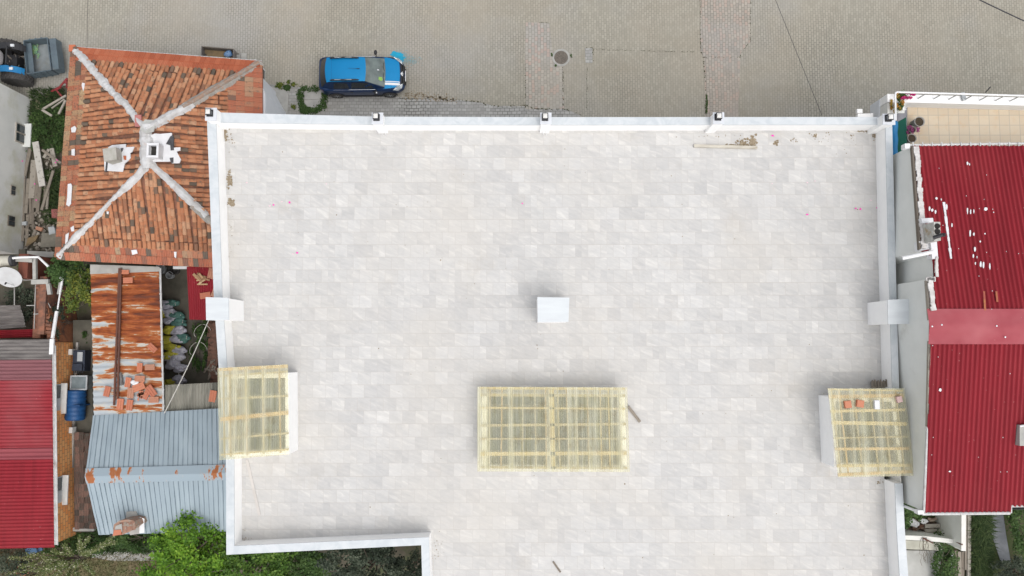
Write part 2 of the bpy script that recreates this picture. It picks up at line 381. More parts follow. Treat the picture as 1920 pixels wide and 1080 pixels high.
m_whitepipe = plain("white_plastic_pipe", (.72, .72, .72), (.65, .65, .65), 5, .45, dirt=(.4, .38, .35), dirt_amt=(.66, .85))
m_rail = plain("white_steel_rail", (.78, .78, .78), (.73, .73, .73), 6, .4)

def mk_brick():
    t = NT("orange_hollow_brick"); v = t.map((1, 1, 1), (R(90), 0, R(90)))
    sx = t.n.new("ShaderNodeSeparateXYZ"); t.l.new(t.tc.outputs["Object"], sx.inputs[0])
    cx = t.n.new("ShaderNodeCombineXYZ"); t.l.new(sx.outputs[1], cx.inputs[0]); t.l.new(sx.outputs[2], cx.inputs[1])
    g, f = t.brick(cx.outputs[0], .29, .19, .016, .5, 2); sep = t.n.new("ShaderNodeSeparateColor"); t.l.new(g, sep.inputs[0])
    c = t.ramp(sep.outputs[0], [(.1, (.74, .30, .10)), (.5, (.80, .36, .13)), (.9, (.80, .43, .18))])
    n = t.noise(t.map(), 1.6, 8, .65); c = t.mix(t.ramp(n, [(.52, 0.0), (.72, .7)]), c, (.48, .21, .10))
    c = t.mix(t.math('MULTIPLY', f, .8), c, (.36, .22, .13)); t.col(c); t.bump(f, -.4, .01)
    return t.fin(.9, 0, .25)
m_brick = mk_brick()
m_oldbrick = plain("sooty_brick", (.27, .115, .07), (.15, .075, .05), 5, .9, detail=9, bump=.4, dirt=(.07, .05, .045), dirt_amt=(.5, .68))
m_plaster = plain("stained_grey_plaster", (.66, .66, .63), (.56, .565, .54), .9, .9, detail=9, bump=.15, dirt=(.42, .41, .27), dirt_amt=(.53, .72))
m_claytile = by_face("loose_clay", [(0, (.42, .15, .09)), (.6, (.50, .19, .11)), (1, (.40, .21, .14))], .85, ((.33, .15, .1), .55, .75), 14)
m_wood = by_face("grey_old_wood", [(0, (.12, .10, .08)), (.4, (.22, .19, .155)), (.75, (.34, .31, .265)), (1, (.48, .46, .42))], .9, ((.1, .085, .07), .58, .75), 8)
m_newwood = plain("sawn_pine", (.62, .45, .25), (.50, .35, .19), 4, .8, stretch=(1, 1, 1), detail=6, dirt=(.3, .2, .12), dirt_amt=(.6, .8))
m_pinegrey = plain('weathered_pine', (.50, .43, .30), (.38, .32, .22), 3, .85, detail=7, dirt=(.24, .19, .13), dirt_amt=(.56, .74))
m_pinepale = plain('pale_pine', (.62, .52, .33), (.52, .42, .25), 3, .85, detail=7, dirt=(.3, .22, .14), dirt_amt=(.58, .78))
m_board = plain("dusty_formwork_board", (.52, .49, .42), (.42, .39, .33), 3, .85, stretch=(1, 4, 1), detail=6, dirt=(.26, .22, .16), dirt_amt=(.6, .75))
m_dirt = by_face("dried_mud", [(0, (.20, .155, .10)), (1, (.30, .25, .18))], .95)
m_glass = plain("dark_window_glass", (.035, .045, .05), (.02, .025, .03), 2, .12, spec=.6)
m_hatch = plain("grey_skylight_glass", (.05, .068, .074), (.03, .045, .05), 1.5, .3, spec=.5)
def mk_fibre():
    t = NT("yellowed_fibreglass"); v = t.map((4, .35, 1)); n = t.noise(v, 2.2, 6, .6)
    c = t.ramp(n, [(.3, (.66, .63, .40)), (.5, (.76, .745, .56)), (.8, (.82, .81, .66))]); st_ = t.noise(t.map((1.2, .8, 1), loc=(1, 8, 0)), 1.6, 8, .68); c = t.mix(t.ramp(st_, [(.52, 0.0), (.72, .7)]), c, (.50, .40, .22)); t.col(c); t.fin(.45, 0, .4)
    tl = t.n.new("ShaderNodeBsdfTranslucent"); t.l.new(c, tl.inputs["Color"])
    tp = t.n.new("ShaderNodeBsdfTransparent"); tp.inputs["Color"].default_value = (.97, .95, .84, 1)
    m1 = t.n.new("ShaderNodeMixShader"); m1.inputs[0].default_value = .35; t.l.new(t.b.outputs[0], m1.inputs[1]); t.l.new(tl.outputs[0], m1.inputs[2])
    n2 = t.noise(t.map((3.2, .05, 1), loc=(4, 2, 0)), 1.0, 5, .6)
    m2 = t.n.new("ShaderNodeMixShader"); t.l.new(t.ramp(n2, [(.36, .66), (.50, .57), (.60, .30)]), m2.inputs[0])
    t.l.new(m1.outputs[0], m2.inputs[1]); t.l.new(tp.outputs[0], m2.inputs[2]); t.l.new(m2.outputs[0], t.out.inputs["Surface"])
    return t.m
m_fibre = mk_fibre()
def mk_terr():
    t = NT("beige_terrace_tiles"); g, f = t.brick(t.map(), .385, .385, .012, 0.0, 2); sep = t.n.new("ShaderNodeSeparateColor"); t.l.new(g, sep.inputs[0])
    c = t.ramp(sep.outputs[0], [(.1, (.56, .465, .345)), (.9, (.61, .515, .385))]); n = t.noise(t.map(), 3.2, 6, .6)
    c = t.mix(t.ramp(n, [(.5, 0.0), (.72, .7)]), c, (.58, .43, .27)); c = t.mix(t.math('MULTIPLY', f, .7), c, (.38, .34, .28)); t.col(c); return t.fin(.45, 0, .4)
m_terr = mk_terr()
def mk_turf():
    t = NT("green_turf_carpet"); n = t.noise(t.map(), 60, 3, .6); n2 = t.noise(t.map(), 2, 4, .6)
    c = t.mix(t.ramp(n2, [(.4, 0.0), (.7, .5)]), t.ramp(n, [(.35, (.01, .075, .05)), (.65, (.02, .115, .075))]), (.01, .06, .05)); t.col(c); return t.fin(.9, 0, .2)
m_turf = mk_turf()
m_blue = plain("blue_plastic_sheet", (.01, .17, .38), (.01, .155, .36), 3, .5)
m_bluedrum = plain("deep_blue_plastic", (.012, .075, .21), (.008, .05, .15), 3, .5)
m_black = plain("black_plastic", (.025, .025, .028), (.018, .018, .02), 5, .5)
m_rubber = plain("dusty_rubber", (.075, .07, .066), (.045, .043, .042), 8, .9)
m_slate = plain("painted_grey_steel", (.10, .135, .155), (.075, .10, .12), 3, .6, dirt=(.17, .17, .16), dirt_amt=(.58, .8))
m_slatefloor = plain("scuffed_steel_floor", (.235, .26, .265), (.18, .20, .21), 3, .7, dirt=(.2, .19, .15), dirt_amt=(.55, .8))
m_oliverust = plain("rusty_cart_floor", (.24, .17, .09), (.15, .115, .07), 4, .9, detail=8)
m_greyplast = plain("grey_plastic", (.42, .44, .45), (.33, .35, .36), 4, .5)
m_paleplast = plain("pale_plastic", (.66, .65, .62), (.58, .57, .54), 4, .5)
m_iron = plain("cast_iron", (.18, .155, .13), (.11, .095, .08), 14, .8, bump=.3)
m_redpaint = plain("red_implement_paint", (.27, .035, .04), (.2, .03, .03), 5, .6)
m_turq = plain("turquoise_paint", (.005, .34, .54), (.01, .28, .44), 5, .7)
m_turqfaint = plain("faint_turquoise_paint", (.12, .33, .40), (.22, .31, .30), 12, .85, lo=.45, hi=.55)
m_pink = plain("pink_petal", (.85, .04, .42), (.75, .05, .38), 5, .7)
m_palepink = plain("pale_pink_mark", (.72, .50, .56), (.70, .54, .58), 5, .8)
m_chrome = plain("pale_trim", (.7, .72, .74), (.6, .62, .64), 6, .25)
m_cable = plain("black_cable", (.05, .05, .055), (.04, .04, .045), 5, .7)
m_rope = plain("white_cord", (.62, .60, .55), (.52, .50, .46), 5, .8)
m_green_rope = plain("green_yellow_rope", (.34, .42, .16), (.2, .45, .3), 9, .8)
m_bark = plain("bark", (.16, .13, .10), (.09, .075, .06), 9, .95, stretch=(1, 1, .2))
m_leaf_bright = by_face("bright_spring_leaves", [(0, (.03, .085, .006)), (.5, (.12, .26, .016)), (1, (.27, .43, .04))], .55, trans=.35)
m_leaf_dark = by_face("dark_olive_leaves", [(0, (.008, .014, .009)), (.5, (.035, .052, .030)), (1, (.125, .145, .10))], .6, trans=.2)
m_leaf_mid = by_face("green_leaves", [(0, (.018, .04, .01)), (.5, (.045, .095, .02)), (1, (.10, .165, .045))], .6, trans=.3)
m_leaf_fresh = by_face('fresh_green_leaves', [(0, (.018, .045, .008)), (.5, (.07, .15, .018)), (1, (.17, .27, .045))], .55, trans=.3)
m_leaf_yel = by_face("yellow_green_leaves", [(0, (.03, .06, .012)), (.5, (.09, .13, .02)), (1, (.27, .27, .04))], .55, trans=.3)
m_blossom = by_face("blossom_and_young_leaves", [(0, (.04, .07, .015)), (.45, (.11, .15, .04)), (.68, (.22, .24, .10)), (.8, (.52, .50, .38)), (1, (.66, .64, .55))], .7, trans=.3)
m_grass = by_face("grass_blades", [(0, (.016, .032, .01)), (.5, (.036, .068, .018)), (1, (.085, .115, .04))], .7, trans=.2)
m_grassdry = by_face("mixed_dry_blades", [(0, (.06, .085, .025)), (.5, (.15, .135, .065)), (1, (.27, .22, .12))], .8, trans=.2)
m_petred = by_face("crimson_petals", [(0, (.30, .01, .08)), (1, (.62, .03, .20))], .6, trans=.2)
m_petora = by_face("orange_petals", [(0, (.10, .13, .02)), (.4, (.30, .20, .03)), (1, (.58, .20, .05))], .6, trans=.2)
m_petmag = by_face("magenta_leaves", [(0, (.13, .02, .07)), (1, (.36, .08, .22))], .6, trans=.2)
m_bagw = plain("lilac_white_sacking", (.56, .56, .62), (.36, .36, .43), 5, .8, detail=6, dirt=(.2, .2, .24), dirt_amt=(.56, .75), bump=.4)
m_bagy = plain("yellow_sacking", (.52, .48, .06), (.38, .36, .05), 5, .8, detail=6, dirt=(.2, .2, .06), dirt_amt=(.6, .8), bump=.4)
m_bagt = plain("teal_sacking", (.06, .16, .14), (.10, .2, .17), 5, .8, detail=6, bump=.4)

# ================================================================ ground, street, pavement
setting(MB().poly([(-400, -400, -.06), (400, -400, -.06), (400, 400, -.06), (-400, 400, -.06)]), "ground", m_soil)
st = [P(-9000, -2500, 0)] and [Vector((-120, 60, 0)), Vector((120, 60, 0)), P(2900, 345, 0), P(1450, 345, 0), P(660, 345, 0), P(508, 345, 0), P(490, 160, 0), P(120, 160, 0), P(60, 188, 0), P(-900, 200, 0), Vector((-120, P(0, 200, 0).y, 0))]
setting(MB().prism(st, -.055, 0), "street", m_street)
w1 = [P(*q, .005) for q in ((505, 158), (690, 176), (760, 183), (860, 187), (905, 193), (925, 198), (1000, 200), (1060, 204), (1088, 216), (1100, 345), (505, 345))]
setting(MB().poly(w1[::-1]), "pavement", m_walk)
setting(MB().poly(PP([(986, 42), (1030, 43), (1034, 80), (1040, 118), (1055, 124), (1058, 204), (986, 205), (984, 120)], .009)[::-1]), "road_patch", m_patch)
setting(MB().poly(PP([(1314, -60), (1405, -60), (1407, 78), (1390, 96), (1388, 108), (1384, 230), (1388, 345), (1326, 345), (1320, 110), (1313, 96)], .009)[::-1]), "road_patch", m_patch2)
setting(MB().poly(PP([(1097, 90), (1111, 90), (1111, 118), (1098, 118)], .009)[::-1]), "road_patch", m_walk)
# damp seams and mud along the edge of the pavement, as the pavers have opened up there
mb = MB()
def seam(pts, w, n=6, z=.014):
    pts = PP(pts, z)
    for a, b in zip(pts, pts[1:]):
        L = (b - a).length; k = max(2, int(L / .09)); s_ = (b - a).normalized(); q = Vector((-s_.y, s_.x, 0))
        for i in range(k):
            if rnd() < .28: continue
            c = L3(a, b, (i + rnd(0, .6)) / k); ww = w * rnd(.3, 1.2); l = .06 * rnd(.6, 1.6); o = q * rnd(-.02, .02)
            mb.poly([c + o - q * ww, c + o + s_ * l - q * ww * .6, c + o + s_ * l + q * ww * .8, c + o + q * ww])
seam([(840, 186), (900, 191), (912, 197), (935, 199), (985, 197), (1000, 204), (1060, 205), (1088, 215)], 0.033)
seam([(985, 118), (985, 204)], 0.027); seam([(1055, 126), (1056, 203)], 0.027)
seam([(1315, 96), (1319, 110), (1323, 160), (1323, 222)], 0.033); seam([(1407, 0), (1407, 78), (1390, 98), (1388, 108)], 0.021)
seam([(1318, 107), (1388, 108)], 0.021); seam([(1100, 92), (1310, 98)], 0.015); seam([(1313, -20), (1314, 96)], 0.021)
seam([(1098, 90), (1112, 90), (1112, 118)], 0.024); seam([(1101, 122), (1100, 206)], 0.015); seam([(1010, 42), (1032, 43)], 0.018)
seam([(690, 178), (760, 185), (840, 187)], 0.021)
setting(mb, "mud", plain('dark_joint_soil', (.085, .075, .05), (.06, .065, .03), 3, .95), "stuff")
mb = MB()
for _ in range(230):
    u = rnd(); p = P(760 + 95 * u + random.gauss(0, 3), 178 + 9 * u + random.gauss(0, 3 + 2 * (1 - u)), .012); r = rnd(.012, .045)
    mb.poly([p + Vector((r * math.cos(a) * rnd(.6, 1.3), r * math.sin(a) * rnd(.6, 1.3), 0)) for a in [i * 1.05 for i in range(6)]])
setting(mb, "dirt", m_dirt, "stuff")
# back yards
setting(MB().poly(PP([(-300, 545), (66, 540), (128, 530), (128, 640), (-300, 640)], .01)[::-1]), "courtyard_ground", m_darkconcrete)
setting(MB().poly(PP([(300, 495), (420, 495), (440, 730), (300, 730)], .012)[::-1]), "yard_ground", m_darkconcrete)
setting(MB().poly(PP([(175, 1045), (300, 1040), (430, 1045), (430, 1300), (-200, 1300), (40, 1085)], .01)[::-1]), "lawn", m_drygrass)
setting(MB().poly(PP([(178, 1030), (300, 1033), (300, 1051), (216, 1052), (170, 1045)], .04)[::-1]), "path", m_concrete)
setting(MB().poly(PP([(1690, 915), (2600, 915), (2600, 1300), (1690, 1300)], .01)[::-1]), "lawn", m_lawn)
setting(MB().poly(PP([(1846, 940), (1878, 940), (1886, 1000), (1896, 1058), (1880, 1064), (1862, 1010)], .06)[::-1]), "path", plain("stone_slabs", (.26, .27, .29), (.2, .21, .225), 3, .85))
# concrete apron by the tiled house, square of concrete in the pavement
mb = MB(); mb.prism(PP([(507, 164), (532, 168), (541, 176), (540, 216), (539, 345), (507, 345)], 0), .0, .06)
setting(mb, "pavement_apron", m_concrete)
mb = MB()
for a in ([(571, 171), (603, 170), (604, 186), (571, 187)], [(571, 188), (604, 187), (605, 202), (572, 205)]): mb.prism(PP(a, 0), .006, .035)
setting(mb, "pavement_slab", m_concrete)

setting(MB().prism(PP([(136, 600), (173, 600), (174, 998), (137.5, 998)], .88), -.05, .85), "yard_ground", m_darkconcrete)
# manhole
c = P(1052, 108, .012); t = thing("manhole_cover", "round cast iron manhole cover in a concrete ring on the street", "manhole cover", c)
build(MB().lathe(c, [(.44, -.01), (.44, .012), (.40, .018), (.34, .018), (.34, -.01)], 40), "concrete_ring", m_concrete, t)
mb = MB().lathe(c, [(.335, -.01), (.335, .012), (.31, .016), (.28, .016), (.275, .01), (.02, .01)], 40)
for i in range(5):
    for j in range(5):
        if (i - 2) ** 2 + (j - 2) ** 2 < 6: mb.box(c + Vector(((i - 2) * .095, (j - 2) * .095, .014)), (.062, .062, .012), .3)
build(mb, "iron_lid", m_iron, t)

# ================================================================ the white apartment building
Z0, ZC, ZP = 9.4, 10.15, 10.55        # terrace floor, parapet coping, post tops
outer = PP([(388, 211), (700, 219.5), (1000, 220.5), (1672, 220), (1678, 480), (1684, 700), (1690, 880), (1696, 1000), (1702, 1080), (1712, 1250), (797, 1250), (790.5, 1021.5), (425, 1039.5), (424.5, 860), (411, 690), (402, 560), (393, 330)], ZC)
inner = PP([(404.5, 229), (700, 233), (1000, 233.5), (1661, 233), (1667, 480), (1673.5, 700), (1678, 880), (1683, 1000), (1688, 1080), (1698, 1250), (810, 1250), (803.5, 1008), (438.5, 1024.5), (438, 860), (425, 690), (416, 560), (408, 330)], ZC)
bc = Vector((0, 0, 0)); bt = thing("apartment_building", "white apartment building with a pale stone tiled roof terrace and marble capped parapets", "building", (0, 0, 0))
mb = MB(); n = len(outer)
for i in range(n):
    a, b = outer[i], outer[(i + 1) % n]; mb.poly([(a.x, a.y, -.02), (b.x, b.y, -.02), (b.x, b.y, ZC - .04), (a.x, a.y, ZC - .04)][::-1])
build(mb, "outer_wall", m_creamwhite, bt)
mb = MB()
mb.poly([Vector((p.x, p.y, Z0)) for p in inner][::-1])
build(mb, "roof_floor", m_floor, bt)
mb = MB(); cp = MB()
def pt(p, z): return Vector((p.x, p.y, z))
skip = [6]                               # an opening in the east parapet behind the stair canopy
for i in [10, 11, 12, 13, 14, 15, 16, 0, 1, 2, 3, 4, 5, 6, 7, 8]:
    a, b, ai, bi = outer[i], outer[(i + 1) % n], inner[i], inner[(i + 1) % n]
    if i == 5: b, bi = L3(a, b, .25), L3(ai, bi, .25)
    if i == 6: a, ai = L3(a, b, .22), L3(ai, bi, .22)
    q = (ai, bi)
    mb.poly([pt(ai, Z0 - .02), pt(bi, Z0 - .02), pt(bi, ZC - .04), pt(ai, ZC - .04)])
    o1, o2 = (a - ai).normalized() * .018, (b - bi).normalized() * .018
    if i == 6: pw = build(mb, "parapet", m_white, bt); build(cp, "coping", m_marble, pw); mb = MB(); cp = MB()
    A, B, AI, BI = a + o1, b + o2, ai - o1, bi - o2
    cp.add([pt(A, ZC - .04), pt(B, ZC - .04), pt(BI, ZC - .04), pt(AI, ZC - .04), pt(A, ZC), pt(B, ZC), pt(BI, ZC), pt(AI, ZC)],
           [(4, 5, 6, 7)[::-1], (0, 1, 5, 4), (2, 3, 7, 6), (0, 3, 2, 1), (1, 2, 6, 5), (3, 0, 4, 7)])
    for k_, (u, w) in ((6, (a, ai)), (5, (b, bi))):
        if i == k_: mb.poly([pt(u, Z0 - .02), pt(w, Z0 - .02), pt(w, ZC - .04), pt(u, ZC - .04)])
pw = build(mb, "parapet", m_white, bt)
build(cp, "coping", m_marble, pw)
def post(px, py, w=.34, dpt=.36, rz=0):
    c = P(px, py, ZP); mb = MB()
    mb.box((c.x, c.y, (Z0 + ZP) / 2 + .0), (w, dpt, ZP - Z0), rz)
    o = build(mb, "parapet_post", m_white, bt)
    mb = MB().box((c.x, c.y, ZP + .016), (w + .05, dpt + .05, .03), rz); build(mb, "post_cap", plain("post_cap_marble", (.60, .62, .65), (.54, .56, .59), 6, .5), o)
    return c
posts = [post(396, 214.5, .34, .40), post(708, 222.5), post(1023.5, 222.5), post(1347, 222), post(1666, 224, .38, .34)]
for c, lab in zip(posts, ("black box lamp with white top on the corner post above the orange tiled roof", "black box lamp with white top on the post below the rear of the blue car",
                          "black box lamp with white top on the middle post, nearest to the manhole", "black box lamp with white top on the post by the weathered plank",
                          "black box lamp with white top on the corner post beside the flower planter")):
    c = c + Vector((-.03, .03, .031)); t = thing("post_lamp", lab, "lamp", c, "lamps along the front parapet")
    build(MB().box(c + Vector((0, 0, .012)), (.22, .24, .024)), "lamp_base", m_black, t)
    mb = MB()
    for sx in (-1, 1):
        for sy in (-1, 1): mb.beam(c + Vector((sx * .085, sy * .095, .024)), c + Vector((sx * .075, sy * .085, .17)), .022, .022)
    mb.box(c + Vector((0, 0, .175)), (.20, .22, .02)); build(mb, "lamp_cage", m_black, t)
    build(MB().box(c + Vector((0, 0, .095)), (.12, .14, .14)), "lamp_glass", m_greyplast, t)
    mb = MB().box(c + Vector((.0, .0, .193)), (.15, .16, .016)); mb.lathe(c + Vector((0, 0, .20)), [(.07, 0), (.06, .02), (.02, .03)], 14); build(mb, "lamp_top", m_paleplast, t)
# small pipe brackets under the posts on the inside
for (x, y) in ((719, 246), (1021.5, 246.5)):
    a = P(x, y, Z0 + .25); mb = MB(); 
    for dx in (-.05, .05): mb.tube([a + Vector((dx, .05, 0)), a + Vector((dx, -.05, -.02)), a + Vector((dx * 1.2, -.08, -.24))], .012, 6)
    mb.box(a + Vector((0, .05, 0)), (.2, .05, .08)); build(mb, "pipe_stub", m_whitepipe, bt)
# chimneys of the building
m_capmarble = plain("veined_white_slab", (.56, .59, .60), (.51, .535, .55), 2.2, .45, stretch=(.5, 2.5, 1), detail=8)
def chim(pts, zt, over=.03, bev=0):
    a = PP(pts, zt); c = sum(a, Vector()) / 4
    mb = MB().prism([c + (p - c) * .96 for p in a], Z0, zt - .035); o = build(mb, "chimney", m_white, bt)
    build(MB().prism(a, zt - .035, zt), "chimney_cap", m_capmarble, o)
chim([(385.5, 557), (428.5, 558.5), (429, 600), (386.5, 600.5)], 10.85)
chim([(1007.5, 557), (1067.5, 558), (1066, 603.5), (1008.5, 604)], 10.85)
chim([(1664.5, 562), (1706.5, 560.5), (1708, 607), (1665.5, 608)], 10.85)

# ---------------------------------------------------------------- fibreglass canopies over the light wells
def canopy(label, corners, zt, waves, bx, by, curb, frames, slope=0.0, hatch=(), sheets=1):
    A, B, Cc, D = PP(corners, zt); A.z += slope; D.z += slope
    root = thing("light_well_canopy", label, "canopy", pt((A + B + Cc + D) / 4, Z0), "fibreglass canopies on the terrace")
    K = PP(curb, Z0); zc = zt - .16
    mb = MB(); kc = sum(K, Vector()) / 4
    ins = [k + (kc - k).normalized() * .20 for k in K]
    for i in range(4):
        a, b, c2, d2 = K[i], K[(i + 1) % 4], ins[(i + 1) % 4], ins[i]
        mb.add([pt(a, Z0), pt(b, Z0), pt(b, zc), pt(a, zc), pt(d2, Z0), pt(c2, Z0), pt(c2, zc), pt(d2, zc)], [(0, 1, 2, 3), (5, 4, 7, 6), (3, 2, 6, 7)])
    build(mb, "curb_wall", m_white, root)
    build(MB().poly([pt(p, Z0 + .03) for p in K]), "well_bottom", plain("well_floor", (.50, .50, .46), (.42, .42, .38), 2, .8), root)
    def at(u, v, dz): return L3(L3(A, B, u), L3(D, Cc, u), v) + Vector((0, 0, dz))
    for (u0, u1, v0, v1) in hatch:
        build(MB().add([at(u0, v0, 0), at(u1, v0, 0), at(u1, v1, 0), at(u0, v1, 0)] and [Vector((q.x, q.y, zt - .17)) for q in (at(u0, v0, 0), at(u1, v0, 0), at(u1, v1, 0), at(u0, v1, 0))], [(0, 1, 2, 3)]), "dark_pane", m_hatch, root)
    for v in by:
        j = rnd(-.012, .012); w = rnd(.05, .13)
        build(MB().beam(at(.015, v + j, -.075), at(.985, v - j, -.075), w, .06), "batten", random.choice((m_newwood, m_pinegrey, m_pinepale, m_pinepale)), root)
    for u in bx:
        j = rnd(-.006, .006); build(MB().beam(at(u + j, .02, -.125), at(u - j, .98, -.125), rnd(.03, .055), .045), "rafter", random.choice((m_newwood, m_pinegrey, m_pinegrey, m_pinepale)), root)
    for k in range(sheets):
        u0, u1 = k / sheets, (k + 1) / sheets
        mb = MB().ripple(at(u0 - (.01 if k else 0), 0, .008 * k), at(u1, 0, .008 * k), at(u1, 1, .008 * k), at(u0 - (.01 if k else 0), 1, .008 * k), waves / sheets, .008, 6, 14, sag=.012)
        build(mb, "fibreglass_sheet", m_fibre, root, True)
    # a double purlin carries the joint of two sheets
    # older sheet pieces lapped over each other leave paler double strips
    return at, root
at1, r1 = canopy("wide yellowed fibreglass canopy over timber battens in the middle of the terrace", [(895, 725), (1176, 726), (1181, 885), (895, 884)], 10.2, 68,
       (.08, .16, .23, .30, .385, .455, .54, .60, .66, .735, .82, .875, .95), (.02, .10, .255, .45, .615, .79, .955), [(905, 736), (1166, 737), (1170, 872), (905, 871)], None, 0.0,
       [(.08, .215, .32, .76), (.235, .45, .32, .76), (.08, .45, .13, .21), (.535, .64, .30, .44), (.65, .73, .30, .44), (.745, .82, .28, .44), (.84, .90, .28, .74), (.535, .72, .49, .75), (.74, .82, .49, .75), (.535, .90, .13, .21)], 2)
build(MB().beam(at1(.494, .03, -.07), at1(.497, .97, -.07), .17, .05), "purlin", m_pinepale, r1)
at2, r2 = canopy("fibreglass canopy over the parapet above the blue grey metal roof", [(410.5, 690), (540, 683), (542, 852), (413.5, 862)], 10.6, 34,
       (.06, .15, .38, .62, .86), (.02, .085, .345, .55, .77, .945), [(447, 699), (558, 697.5), (559, 843.5), (450, 848)], None, .12,
       [(.42, .60, .12, .32), (.66, .83, .12, .32), (.42, .60, .37, .52), (.66, .83, .37, .52), (.42, .60, .58, .74), (.66, .83, .58, .74), (.42, .60, .79, .92), (.66, .83, .79, .92)])
at3, r3 = canopy("fibreglass canopy with brick pieces on it beside the red roofed neighbour", [(1549.5, 728), (1696, 728), (1715, 892), (1569, 894)], 10.6, 36,
       (.06, .16, .35, .56, .72, .9), (.02, .09, .255, .40, .56, .69, .88, .965), [(1534.5, 741), (1650, 741), (1664, 866), (1540, 867)], None, 0.1,
       [(.17, .34, .27, .39), (.37, .55, .27, .39), (.17, .34, .42, .54), (.37, .55, .42, .54), (.17, .34, .58, .67), (.37, .55, .58, .67), (.17, .34, .71, .84), (.37, .55, .71, .84), (.6, .75, .27, .84)])
for (u, v, w, h, rz, m, nm, lab, cat) in ((.225, .18, .22, .24, .12, m_claytile, "brick_piece", "square orange brick piece on the fibreglass canopy, the one farthest from the red roof", "brick"),
        (.385, .172, .24, .24, -.15, m_claytile, "brick_piece", "orange brick with a pale edge on the fibreglass canopy, next to the white block", "brick"),
        (.60, .185, .17, .30, .0, m_whitelead, "white_block", "upright white block lying on the fibreglass canopy", "block"),
        (.90, .125, .18, .2, .2, plain("pink_stone", (.55, .38, .36), (.48, .34, .32), 9, .8), "stone_piece", "small pinkish stone on the canopy corner by the red roof", "stone")):
    p = at3(u, v, .055); mb = MB().box(p, (w, h, .085), rz, .55); mb.box(p + Vector((0, 0, .05)), (w * .92, h * .92, .016), rz, .7); solo(mb, nm, m, lab, cat, "weights on the terrace canopy")
# ------------------------------------------------ loose things on the terrace
def plank(mb, a, b, w, h, val=None):
    mb.beam(a, b, w, h, val); return mb
t = MB(); a, b = P(1301, 273.5, Z0 + .05), P(1419.5, 277, Z0 + .05); plank(t, a, b, .10, .09, .8)
solo(t, "plank", m_board, "long weathered plank lying on the terrace near the front parapet", "plank")
t = MB(); plank(t, P(463, 862, Z0 + .012), P(486.5, 966, Z0 + .012), .09, .018, .8)
solo(t, "board", plain("dust_coloured_board", (.54, .51, .48), (.47, .44, .41), 2, .85), "thin dusty board lying flat on the terrace below the canopy by the metal roof", "board")
t = MB(); plank(t, P(1177.5, 762, Z0 + .05), P(1200, 791, Z0 + .02), .10, .05, .45)
solo(t, "board", m_wood, "short grey board leaning out from under the wide canopy", "board")
t = MB(); plank(t, P(1037, 1053, Z0 + .015), P(1051, 1073, Z0 + .015), .06, .03, .3)
solo(t, "stick", m_wood, "small dark stick on the open terrace in front of the wide canopy", "stick")
t = MB()
for i in range(3): t.box(P(1649 + rnd(-1, 1), 721, Z0 + .05 + i * .09), (.55, .22, .07), rnd(-.05, .05), .6)
for i in range(6): t.box(P(1636 + i * 5.2, 719 + rnd(-1, 1), Z0 + .36), (.03, .26, .05), rnd(-.1, .1), .35)
solo(t, "crate", m_wood, "low slatted wooden crate tucked against the canopy and parapet", "crate")
# dried mud, dust and petals
mb = MB()
def splat(px, py, rx, ry, n, z=Z0 + .006, size=.05):
    for _ in range(n):
        p = P(px + random.gauss(0, rx), py + random.gauss(0, ry), z + rnd(0, .004)); r = size * rnd(.25, 1.1); ph = rnd(0, 6)
        mb.poly([p + Vector((r * math.cos(a + ph) * rnd(.5, 1.3), r * math.sin(a + ph) * rnd(.5, 1.3), 0)) for a in (0, .9, 1.8, 2.7, 3.6, 4.5, 5.4)])
splat(1411, 266, 3.2, 4.2, 110); splat(1392, 268, 6, 3.5, 45); splat(1380, 272, 12, .8, 60, size=.03); splat(1456, 268, 2.5, 2, 16)
splat(1527, 254, 4, 3, 18, size=.035); splat(1487, 262, 3, 3, 9, size=.03); splat(1597, 254, 2, 3, 8, size=.03); splat(1552, 256, 4, 4, 8, size=.025); splat(1575, 272, 18, 8, 14, size=.02)
splat(1640, 247, 2, 7, 60, size=.04); splat(1625, 245, 9, 1.5, 45, size=.03)
splat(431, 338, 2.2, 6, 70); splat(433.5, 380, 2.4, 3.6, 45); splat(429, 322, 1.4, 2, 12, size=.03); splat(434, 425, 3, 10, 14, size=.02); splat(431, 470, 3, 8, 8, size=.02)
splat(422, 247, 2.5, 7, 80, size=.04); splat(432, 262, 4, 9, 22, size=.025); splat(458, 1010, 8, 1.6, 24, size=.02); splat(455, 998, 3, 5, 10, size=.02)
splat(820, 1030, 6, 14, 22, size=.02); splat(1330, 254, 40, 2, 12, size=.02); splat(1648, 905, 3, 2, 12, size=.03)
for _ in range(130): splat(rnd(430, 1640), rnd(255, 1070), 1, 1, 1, size=rnd(.01, .03))
setting(mb, "dirt", m_dirt, "stuff")
for i, (x, y, k) in enumerate(((513, 384, 1), (543, 380, 1.4), (505, 386, .8), (529, 378, .8), (463, 343, .8), (557, 474, .9), (549, 476, .7), (612, 345, .6), (980, 381, .9), (1447, 344, .8), (1513, 342, .8), (1528, 339, .7),
        (1514, 402, 1.1), (1449, 254, 1.3), (1604, 391, 1), (1613, 392, 1.2), (1645, 389, 1), (1633, 375, .8), (1205, 345, .4))):
    mb = MB()
    for _ in range(3):
        p = P(x + rnd(-1.4, 1.4), y + rnd(-.7, .7), Z0 + .012 + rnd(0, .006)); r = .023 * k * rnd(.7, 1.2); a = rnd(0, 6)
        mb.add([p + Vector((r * math.cos(a + j) * (1.5 if j in (0, 3) else .8), r * math.sin(a + j), .004 * (j % 2))) for j in (0, 1, 2, 3, 4, 5)], [range(6)])
    solo(mb, "petal", m_pink if k > .85 else m_palepink, "tiny pink petals lying on the pale terrace tiles", "petal", "pink petals scattered on the terrace")

